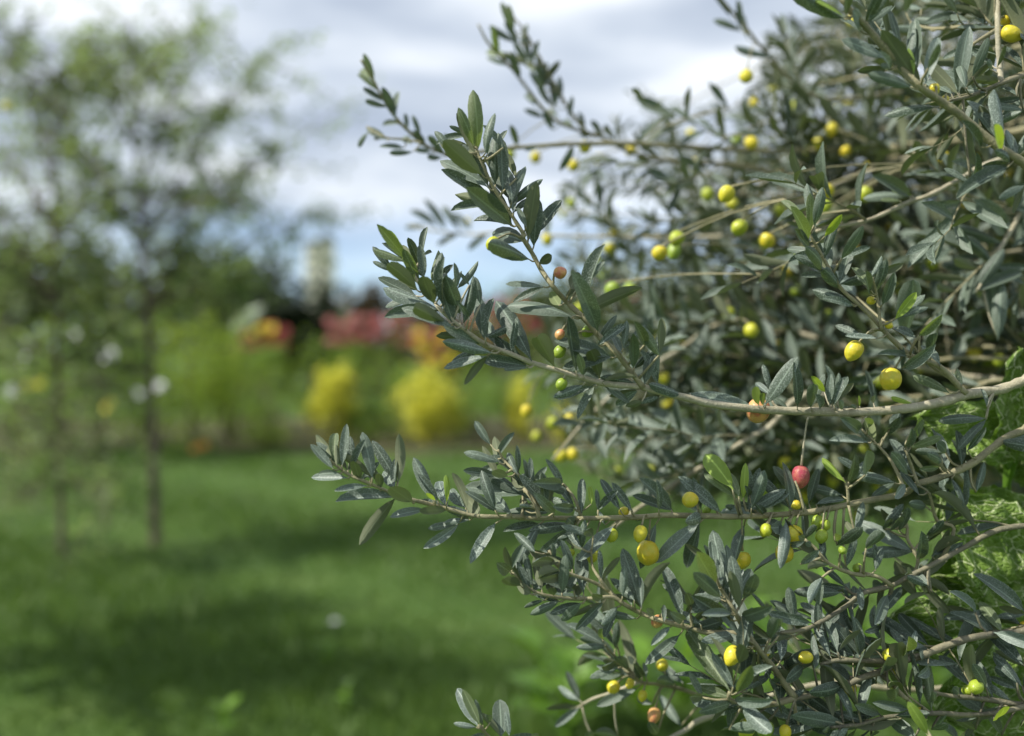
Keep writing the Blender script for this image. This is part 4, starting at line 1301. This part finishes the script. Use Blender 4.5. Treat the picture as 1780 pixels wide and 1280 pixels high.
def ok_point(p):
    """keep bulk foliage out of the open parts of the view and away from the lens"""
    x_, y_, dd = proj(p)
    if dd < .5:
        return False
    if x_ > 1900 or y_ < -150:
        return dd > .55
    top = np.interp(x_, [850, 960, 1030, 1080, 1200, 1290, 1330, 1400, 1500], [420, 345, 235, 165, 150, 165, 70, 20, -60])
    bot = np.interp(x_, [850, 1000, 1150, 1300, 1450, 1600, 1780, 1900], [580, 850, 875, 890, 900, 930, 1000, 1100])
    lef = np.interp(y_, [0, 150, 250, 350, 450, 600, 720, 800, 1000], [1380, 1090, 1010, 945, 915, 960, 930, 980, 1320])
    jx, jy = 22 * math.sin(y_ * .045) + 14 * math.sin(y_ * .11), 25 * math.sin(x_ * .05) + 14 * math.sin(x_ * .13)
    return x_ > lef + jx and top + jy < y_ < bot


def twig(p0, dirv, ln, r_, rr, leaf_l=.05, dens=.0155, check=True, fresh=.04, mbw=None, mbf=None, lo=0.1, tmpl=None):
    """a shoot with opposite leaf pairs"""
    mbw = mbw or wood
    mbf = mbf or fol
    pts = [p0]
    v_ = dirv.normalized()
    n = 5
    for i in range(n):
        v_ = (v_ + Vector((rr.gauss(0, .13), rr.gauss(0, .13), rr.gauss(.05, .12)))).normalized()
        pts.append(pts[-1] + v_ * (ln / n))
    if check:
        while len(pts) > 2 and not ok_point(pts[-1]):
            pts.pop()
        if not ok_point(pts[-1]):
            return pts
        n = len(pts) - 1
        ln = ln * n / 5
    mbw.tube(pts, [r_ * (1 - .75 * i / n) for i in range(n + 1)], 5)
    k = max(3, int(ln * (1 - lo) / dens))
    ph = rr.random() * 6.28
    for j in range(k + 1):
        f = (lo + (1 - lo) * j / k) * n
        i = min(n - 1, int(f))
        q = pts[i].lerp(pts[i + 1], f - i)
        t_ = (pts[i + 1] - pts[i]).normalized()
        ph += math.pi / 2 + rr.uniform(-.3, .3)
        sd = t_.orthogonal().normalized()
        sd = Matrix.Rotation(ph, 3, t_) @ sd
        for s_ in (-1, 1):
            if rr.random() < .14:
                continue
            el = rr.uniform(.55, 1.15)
            ax = (t_ * math.cos(el) + sd * (s_ * math.sin(el)) + Vector((0, 0, .1))).normalized()
            if j == k:
                ax = (t_ + sd * s_ * .35).normalized()
            L_ = leaf_l * rr.uniform(.65, 1.15) * (.75 if j >= k - 1 else 1)
            if check and not ok_point(q + ax * L_ * .7):
                continue
            nz_ = (t_ * .8 + Vector((0, 0, .7)) + Vector((rr.gauss(0, .35), rr.gauss(0, .35), rr.gauss(0, .3))))
            nz_ = nz_ - ax * nz_.dot(ax)
            if nz_.length < 1e-3:
                continue
            tv, tf, tuv = rr.choice(tmpl or FAR_T)
            mbf.add(tv, tf, tuv, frame(q, ax, nz_.normalized(), L_, L_ * rr.uniform(.2, .27)))
    return pts


rr = random.Random(5)
# background branches that were measured carry twigs of their own
for nm in ('S3', 'S4', 'S5', 'S6', 'S7', 'S8', 'S9', 'S10', 'S12', 'S2', 'S1', 'B14', 'B13', 'B12'):
    b = BR[nm]
    n = len(b['path'])
    for _ in range(9 if nm[0] == 'S' else 3):
        i = rr.randrange(min(n - 3, b['skip'] // 2), n - 2)
        p0 = b['path'][i]
        if not ok_point(p0):
            continue
        t_ = (b['path'][i + 1] - p0).normalized()
        dv = t_ + Vector((rr.gauss(0, .5), rr.gauss(0.1, .4), rr.gauss(.25, .5)))
        pts = twig(p0, dv, rr.uniform(.1, .22), .0013, rr)
        NODES += pts[1:]

BACKB = []
starts = [LIMB_END['back'], LIMB_END['backtop'], LIMB_END['backlow'], LIMB_END['top'], LIMB_END['mid']]
trunk_top = Vector((1.02, 1.38, .85))
n_made = 0
tries = 0
while n_made < 112 and tries < 4000:
    tries += 1
    px, py = rr.uniform(940, 1880), rr.uniform(-80, 880)
    dd = rr.choice((rr.uniform(1.25, 1.6), rr.uniform(1.5, 2.4), rr.uniform(1.8, 3.0)))
    if px < 1080:
        dd = rr.uniform(1.4, 2.3)
    if py < 470 and px < 1420 and rr.random() < .5:
        continue
    T = P(px, py, dd)
    if not ok_point(T):
        continue
    n_made += 1
    S = min(starts, key=lambda s: (s - T).length + rr.uniform(0, .25))
    mid = S.lerp(T, .5) + Vector((rr.gauss(0, .05), rr.gauss(0, .08), rr.uniform(.0, .09)))
    path = catmull([S, mid, T], 6)
    n = len(path) - 1
    rb = rr.uniform(.003, .0055)
    wood.tube(path, [rb * (1 - .75 * i / n) for i in range(n + 1)], 5)
    # twigs on the outer part
    for i in range(3, n + 1):
        if not ok_point(path[i]):
            continue
        for _ in range(1 if i < n else 2):
            if rr.random() < .22:
                continue
            t_ = (path[i] - path[i - 1]).normalized()
            dv = t_ * .8 + Vector((rr.gauss(-.1, .5), rr.gauss(0, .5), rr.gauss(.15, .55)))
            pts = twig(path[i], dv, rr.uniform(.09, .2), .0014, rr)
            NODES += pts[1:]

# lower fringe of the crown, seen between the two long branches
n_made = 0
while n_made < 34:
    px, py = rr.uniform(960, 1620), rr.uniform(640, 885)
    T = P(px, py, rr.uniform(1.2, 2.0))
    if not ok_point(T):
        continue
    n_made += 1
    S = LIMB_END['backlow'] if rr.random() < .7 else LIMB_END['mid']
    mid = S.lerp(T, .5) + Vector((rr.gauss(0, .05), rr.gauss(0, .06), rr.uniform(.02, .1)))
    path = catmull([S, mid, T], 6)
    n = len(path) - 1
    wood.tube(path, [.0036 * (1 - .75 * i / n) for i in range(n + 1)], 5)
    for i in range(6, n + 1):
        if not ok_point(path[i]):
            continue
        t_ = (path[i] - path[i - 1]).normalized()
        pts = twig(path[i], t_ * .8 + Vector((rr.gauss(-.1, .5), rr.gauss(0, .5), rr.gauss(-.05, .5))), rr.uniform(.09, .17), .0013, rr, fresh=.2)
        NODES += pts[1:]

# ---------------------------------------------------------------- filler shoots on the near lower-right branches, just behind them
rr = random.Random(23)
for nm, cnt in (('B5', 3), ('B6', 6), ('B7', 4), ('B8', 2), ('B4', 1), ('B4b', 2), ('B5a', 1), ('B7b', 1), ('B7d', 1), ('B3', 1), ('B10', 3), ('B10b', 4), ('B10c', 3), ('B9', 1), ('S12', 5), ('S13', 2)):
    b = BR[nm]
    n = len(b['path'])
    for _ in range(cnt):
        i = rr.randrange(b['skip'], n - 2)
        p0 = b['path'][i]
        t_ = (b['path'][i + 1] - p0).normalized()
        dv = t_ * .6 + Vector((rr.gauss(0, .35), .35 + rr.random() * .4, rr.gauss(0, .6)))
        pts = twig(p0, dv, rr.uniform(.05, .10), .0010, rr, .047, .017, check=False, tmpl=NEAR_T)

# ---------------------------------------------------------------- assemble the tree
olive = thing('olive_tree', 'big olive tree on the right with grey-green leaves and yellow olives', 'tree', TREE)
mb = MB()
path = catmull([Vector((1.04, 1.36, -.1)), Vector((1.0, 1.35, .0)), Vector((.97, 1.36, .3)), Vector((1.03, 1.4, .6)), trunk_top], 4)
n = len(path)
mb.tube(path, [.10 * (1.25 - .5 * i / n) * (1 + .08 * math.sin(i * 2.1)) for i in range(n)], 12)
for k in range(7):
    a = k * .9
    mb.tube([Vector((1.0 + .06 * math.cos(a), 1.35 + .06 * math.sin(a), .12)), Vector((1.0 + .2 * math.cos(a), 1.35 + .2 * math.sin(a), -.05))], [.06, .03], 7)
obj('trunk', mb.mesh('trunk', TREE), M['trunk'], olive)
for nm, e in LIMB_END.items():
    mb = MB()
    mid = trunk_top.lerp(e, .55) + Vector((.05, .03, .04))
    path = catmull([trunk_top - Vector((0, 0, .12)), mid, e, e + (e - mid).normalized() * .1], 5)
    n = len(path) - 1
    mb.tube(path, [.045 * (1 - .78 * i / n) for i in range(n + 1)], 9)
    obj('limb', mb.mesh('limb', TREE), M['trunk'], olive)

placed.sort(key=lambda q: -q[0])
NLEAF = 300
rr = random.Random(9)
print('leaves measured', len(placed))
FOLMI = [('leaf', len(fol.f))]
for key in ('leaf', 'leaf_lit', 'young', 'bright'):
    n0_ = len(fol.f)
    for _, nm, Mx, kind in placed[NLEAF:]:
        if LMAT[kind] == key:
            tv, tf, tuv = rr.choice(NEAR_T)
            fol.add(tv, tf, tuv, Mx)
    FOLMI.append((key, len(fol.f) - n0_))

# fruit: hang each one from the nearest twig
fb = bmesh.new()
FRUIT_ME = []
for v_ in range(4):
    fb = bmesh.new()
    bmesh.ops.create_icosphere(fb, subdivisions=3, radius=1)
    r2 = random.Random(40 + v_)
    bumps = [(Vector((r2.gauss(0, 1), r2.gauss(0, 1), r2.gauss(0, 1))).normalized(), r2.uniform(-.1, .1)) for _ in range(12)]
    for vv in fb.verts:
        p = vv.co.copy()
        k = 1.0
        for u, am in bumps:
            k += am * max(0, p.dot(u) - .45) ** 1.5 * 2
        # pinch at the stalk and the slight nipple at the free end
        k *= 1 - .10 * max(0, p.z - .8) / .2
        k *= 1 + .10 * max(0, -p.z - .88) / .12
        vv.co = Vector((p.x * k, p.y * k, p.z * k * (1.08 + .05 * v_)))
    me_ = bpy.data.meshes.new('olive')
    fb.to_mesh(me_)
    fb.free()
    me_.polygons.foreach_set('use_smooth', [True] * len(me_.polygons))
    me_.materials.append(M['fruit'])
    FRUIT_ME.append(me_)
FM = dict(y='fruit_y', f='fruit', g='fruit_g', o='fruit_o', r='fruit_r')
rr = random.Random(77)
fruit_at = []
far_nodes = NODES + [p for nm in BR if nm[0] == 'S' for p in BR[nm]['path'][4:]]


def stalk(mbx, s0, top):
    mid = (s0 + top) / 2 + Vector((0, 0, max(0, s0.z - top.z) * .15 + .004))
    mbx.tube(catmull([s0, mid, top], 3), [.0011, .001, .0009, .0008, .0008, .0009, .0011], 5)


for (x_, y_, rpx, kind, brs, far) in FR:
    if far:
        dd = min(2.1, F * .0072 / rpx)
        c = P(x_, y_, dd)
        s0 = min(far_nodes, key=lambda p: (p - c).length + (.16 if p.z < c.z + .004 else 0))
        rad = rpx * 1.08 * dd / F
        tilt = (s0 - c).normalized() * .5 + Vector((0, 0, .8))
        stalk(wood, s0, c + tilt.normalized() * rad * 1.05)
        fruit_at.append((None, c, rad, tilt, kind))
    else:
        dist, nm, i = nearest(brs, x_, y_)
        b = BR[nm]
        dep = (b['path'][i] - CAM).dot(FWD)
        rad = rpx * dep / F
        off = rad + b['rad'][i] + .0015
        # fruit that would touch the twig sits behind it, others hang free
        dep2 = dep + (off if dist < rpx + 6 else rr.uniform(-.014, .002))
        c = P(x_, y_, dep2)
        rad = rpx * 1.08 * dep2 / F
        j = max(b['skip'], i - 1)
        s0 = b['path'][j]
        tilt = (s0 - c).normalized() * .7 + Vector((0, 0, .6))
        stalk(b['mb'], s0, c + tilt.normalized() * rad * 1.05)
        fruit_at.append((nm, c, rad, tilt, kind))
# more small fruit deeper in the crown
cnt = 0
FRONT = [p for p in NODES if proj(p)[2] < 1.55]
while cnt < 150:
    s0 = rr.choice(FRONT if cnt % 3 else NODES)
    c = s0 + Vector((rr.gauss(0, .014), -rr.uniform(.005, .04), -rr.uniform(.015, .03)))
    if not ok_point(c):
        continue
    x_, y_, dd = proj(c)
    if x_ > 1790 or dd < 1.1:
        continue
    rad = rr.uniform(.0066, .0082)
    stalk(wood, s0, c + Vector((0, 0, rad)))
    fruit_at.append((None, c, rad, Vector((0, 0, 1)), rr.choice('fffyg')))
    cnt += 1

# branches as parts, with their leaves and olives as sub-parts
BOBJ = {}
for nm, b in BR.items():
    BOBJ[nm] = obj('branch', b['mb'].mesh('branch', TREE), M[b['mat']], olive)
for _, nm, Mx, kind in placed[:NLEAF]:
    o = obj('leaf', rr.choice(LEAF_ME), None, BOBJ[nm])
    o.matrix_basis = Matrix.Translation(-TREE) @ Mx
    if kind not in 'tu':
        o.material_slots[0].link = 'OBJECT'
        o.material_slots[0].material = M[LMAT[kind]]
for nm, c, rad, tilt, kind in fruit_at:
    o = obj('olive', rr.choice(FRUIT_ME), None, BOBJ[nm] if nm else olive)
    q = tilt.to_track_quat('Z', 'Y').to_matrix().to_4x4() @ Matrix.Rotation(rr.uniform(0, 6.28), 4, 'Z')
    s_ = Matrix.Diagonal((rad * rr.uniform(.92, 1.02), rad * rr.uniform(.92, 1.02), rad, 1))
    o.matrix_basis = Matrix.Translation(c - TREE) @ q @ s_
    if kind != 'f':
        o.material_slots[0].link = 'OBJECT'
        o.material_slots[0].material = M[FM[kind]]
fme = fol.mesh('foliage', TREE)
order = ['leaf', 'leaf_lit', 'young', 'bright']
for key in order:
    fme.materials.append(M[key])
mi = []
for key, cnt_ in FOLMI:
    mi += [order.index(key)] * cnt_
fme.polygons.foreach_set('material_index', mi)
obj('foliage', fme, None, olive, kind='stuff')
obj('twigs', wood.mesh('twigs', TREE), M['twig'], olive, kind='stuff')

# ---------------------------------------------------------------- the other olive tree, of which one sprig shows at the top left
T2 = Vector((-3.1, 4.3, 0))
ol2 = thing('olive_tree', 'olive tree with one sprig and a yellow olive reaching in beside the left young tree', 'tree', T2)
w2, f2 = MB(), MB()
rr = random.Random(3)
fork = T2 + Vector((.02, 0, 1.15))
path = catmull([T2 + Vector((0, 0, -.08)), T2 + Vector((.03, 0, .5)), fork], 5)
n = len(path) - 1
mb = MB()
mb.tube(path, [.07 * (1.2 - .5 * i / n) for i in range(n + 1)], 10)
obj('trunk', mb.mesh('trunk', T2), M['trunk'], ol2)
tips = [P(18, 95, 3.3), P(-60, 240, 3.4), P(-60, 60, 3.5), P(-140, 300, 3.7), P(-200, 100, 3.5), P(-260, 250, 3.9), P(-150, -60, 3.6), P(-300, 20, 3.7), P(-220, 420, 3.6)]
for k, T in enumerate(tips):
    mid = fork.lerp(T, .5) + Vector((rr.gauss(0, .04), rr.gauss(0, .05), .04))
    path = catmull([fork - Vector((0, 0, .05)), mid, T], 5)
    n = len(path) - 1
    mb = MB()
    mb.tube(path, [.022 * (1 - .85 * i / n) for i in range(n + 1)], 7)
    obj('limb', mb.mesh('limb', T2), M['trunk'], ol2)
    for i in range(4, n + 1):
        if k == 0 and i < n:
            continue
        for _ in range(1 if k == 0 else 2):
            t_ = (path[i] - path[i - 1]).normalized()
            dv = t_ + Vector((rr.gauss(-.1 if k else .25, .3), rr.gauss(0, .4), rr.gauss(.3, .4)))
            if k == 0:
                dv = P(48, 25, 3.3) - T
            twig(path[i], dv, .17 if k == 0 else rr.uniform(.12, .25), .0018, rr, .055, .02, check=False, mbw=w2, mbf=f2, lo=.0 if k else .2)
made = 0
while made < 95:  # unseen crown filled out beyond the view, added to shade the near lawn
    u = Vector((rr.gauss(0, 1), rr.gauss(0, 1), rr.gauss(0, 1))).normalized() * rr.uniform(.5, 1.0)
    T = fork + Vector((-.1, 0, .8)) + Vector((u.x * 1.25, u.y * 1.3, u.z * .85))
    x_, y_, dd = proj(T)
    if (dd > .3 and x_ > -120) or T.z < .9:
        continue
    made += 1
    mid = fork.lerp(T, .5) + Vector((rr.gauss(0, .05), rr.gauss(0, .05), .08))
    path = catmull([fork, mid, T], 4)
    n = len(path) - 1
    w2.tube(path, [.009 * (1 - .8 * i / n) for i in range(n + 1)], 5)
    for i in range(4, n + 1):
        for _ in range(2):
            dv = (path[i] - path[i - 1]).normalized() + Vector((rr.gauss(-.2, .5), rr.gauss(0, .6), rr.gauss(.2, .5)))
            e_ = path[i] + dv.normalized() * .2
            if proj(e_)[2] > .3 and proj(e_)[0] > -40:
                continue
            twig(path[i], dv, rr.uniform(.12, .25), .0018, rr, .055, .02, check=False, mbw=w2, mbf=f2, lo=.0)
obj('foliage', f2.mesh('foliage', T2), M['leaf'], ol2, kind='stuff')
c = P(12, 186, 3.3)
stalk(w2, P(-60, 240, 3.4), c + Vector((-.004, 0, .015)))
obj('twigs', w2.mesh('twigs', T2), M['twig'], ol2, kind='stuff')
o = obj('olive', FRUIT_ME[0], None, ol2)
o.location = c - T2
o.scale = (.0155, .0155, .0155)
o.material_slots[0].link = 'OBJECT'
o.material_slots[0].material = M['fruit_y']

# ---------------------------------------------------------------- net-veined broad-leaved plant behind the lower right branches
VB = P(1760, 1280, .89)
VB.z = 0
vp = thing('net_veined_plant', 'tall plant with broad crinkled bright green leaves netted by pale veins', 'plant', VB)
top = P(1755, 700, .89)
stem = catmull([VB + Vector((0, 0, -.05)), VB + Vector((.02, 0, .6)), P(1765, 1150, .89), P(1750, 900, .9), top], 5)
mb = MB()
mb.tube(stem, [.007 - .004 * i / (len(stem) - 1) for i in range(len(stem))], 7)
obj('stem', mb.mesh('stem', VB), M['weed'], vp)
rr = random.Random(8)


def broad_leaf(base_px, tip_px, wide_px, dd, seed, tilt):
    r2 = random.Random(seed)
    a, b = P(base_px[0], base_px[1], dd + .012), P(tip_px[0], tip_px[1], dd - .01)
    ax = b - a
    ln = ax.length
    ax.normalize()
    n0 = (-FWD + Vector((0, 0, tilt)))
    n0 = (n0 - ax * n0.dot(ax)).normalized()
    sx = ax.cross(n0).normalized()
    hw = wide_px * dd / F / 2
    NU, NV = 22, 18
    mb = MB()
    ph = [r2.uniform(0, 6.28) for _ in range(6)]
    for i in range(NU + 1):
        t_ = i / NU
        prof = math.sin(math.pi * min(1, (t_ * .93 + .07)) ** .72) ** .6
        lob = 1 + .05 * math.sin(t_ * 34 + ph[4]) + .035 * math.sin(t_ * 61 + ph[5])
        for j in range(NV + 1):
            c = j / NV * 2 - 1
            wv_ = hw * prof * (lob if abs(c) > .8 else 1)
            z_ = .004 * math.sin(9 * t_ + 4 * c + ph[0]) + .003 * math.sin(17 * t_ - 11 * c + ph[1]) + .0022 * math.sin(25 * c + 14 * t_ + ph[2]) \
                + .008 * abs(c) - .02 * t_ * t_ + r2.gauss(0, .0006)
            mb.v.append(a + ax * (ln * t_) + sx * (wv_ * c) + n0 * z_)
            mb.uv.append((.5 + .5 * c, t_))
    for i in range(NU):
        for j in range(NV):
            q = i * (NV + 1) + j
            mb.f.append((q, q + 1, q + NV + 2, q + NV + 1))
    o = obj('leaf', mb.mesh('leaf', VB), M['netleaf'], vp)
    s0 = min(stem, key=lambda p: (p - a).length + abs(p.z - a.z + .03))
    mb = MB()
    mb.tube(catmull([s0, (s0 + a) / 2 + Vector((0, .006, -.004)), a + ax * .01], 3), [.0028, .0027, .0026, .0025, .0024, .0022, .002], 6)
    obj('leaf_stalk', mb.mesh('leaf_stalk', VB), M['weed'], o)


broad_leaf((1765, 1000), (1655, 868), 175, .85, 1, .25)
broad_leaf((1760, 1105), (1560, 1085), 150, .84, 2, .15)
broad_leaf((1772, 1010), (1600, 1010), 150, .87, 9, .2)
broad_leaf((1770, 800), (1790, 610), 110, .86, 3, .1)
broad_leaf((1752, 770), (1610, 720), 110, .86, 4, .3)
broad_leaf((1775, 1180), (1640, 1240), 150, .85, 5, .3)
broad_leaf((1775, 1060), (1850, 900), 150, .88, 6, .2)
broad_leaf((1755, 830), (1800, 780), 70, .9, 7, .4)
broad_leaf((1770, 1180), (1860, 1120), 120, .88, 8, .3)
broad_leaf((1775, 1120), (1630, 1010), 120, .865, 10, .2)
broad_leaf((1775, 920), (1690, 860), 100, .875, 11, .3)
broad_leaf((1772, 1200), (1700, 1290), 120, .86, 12, .3)
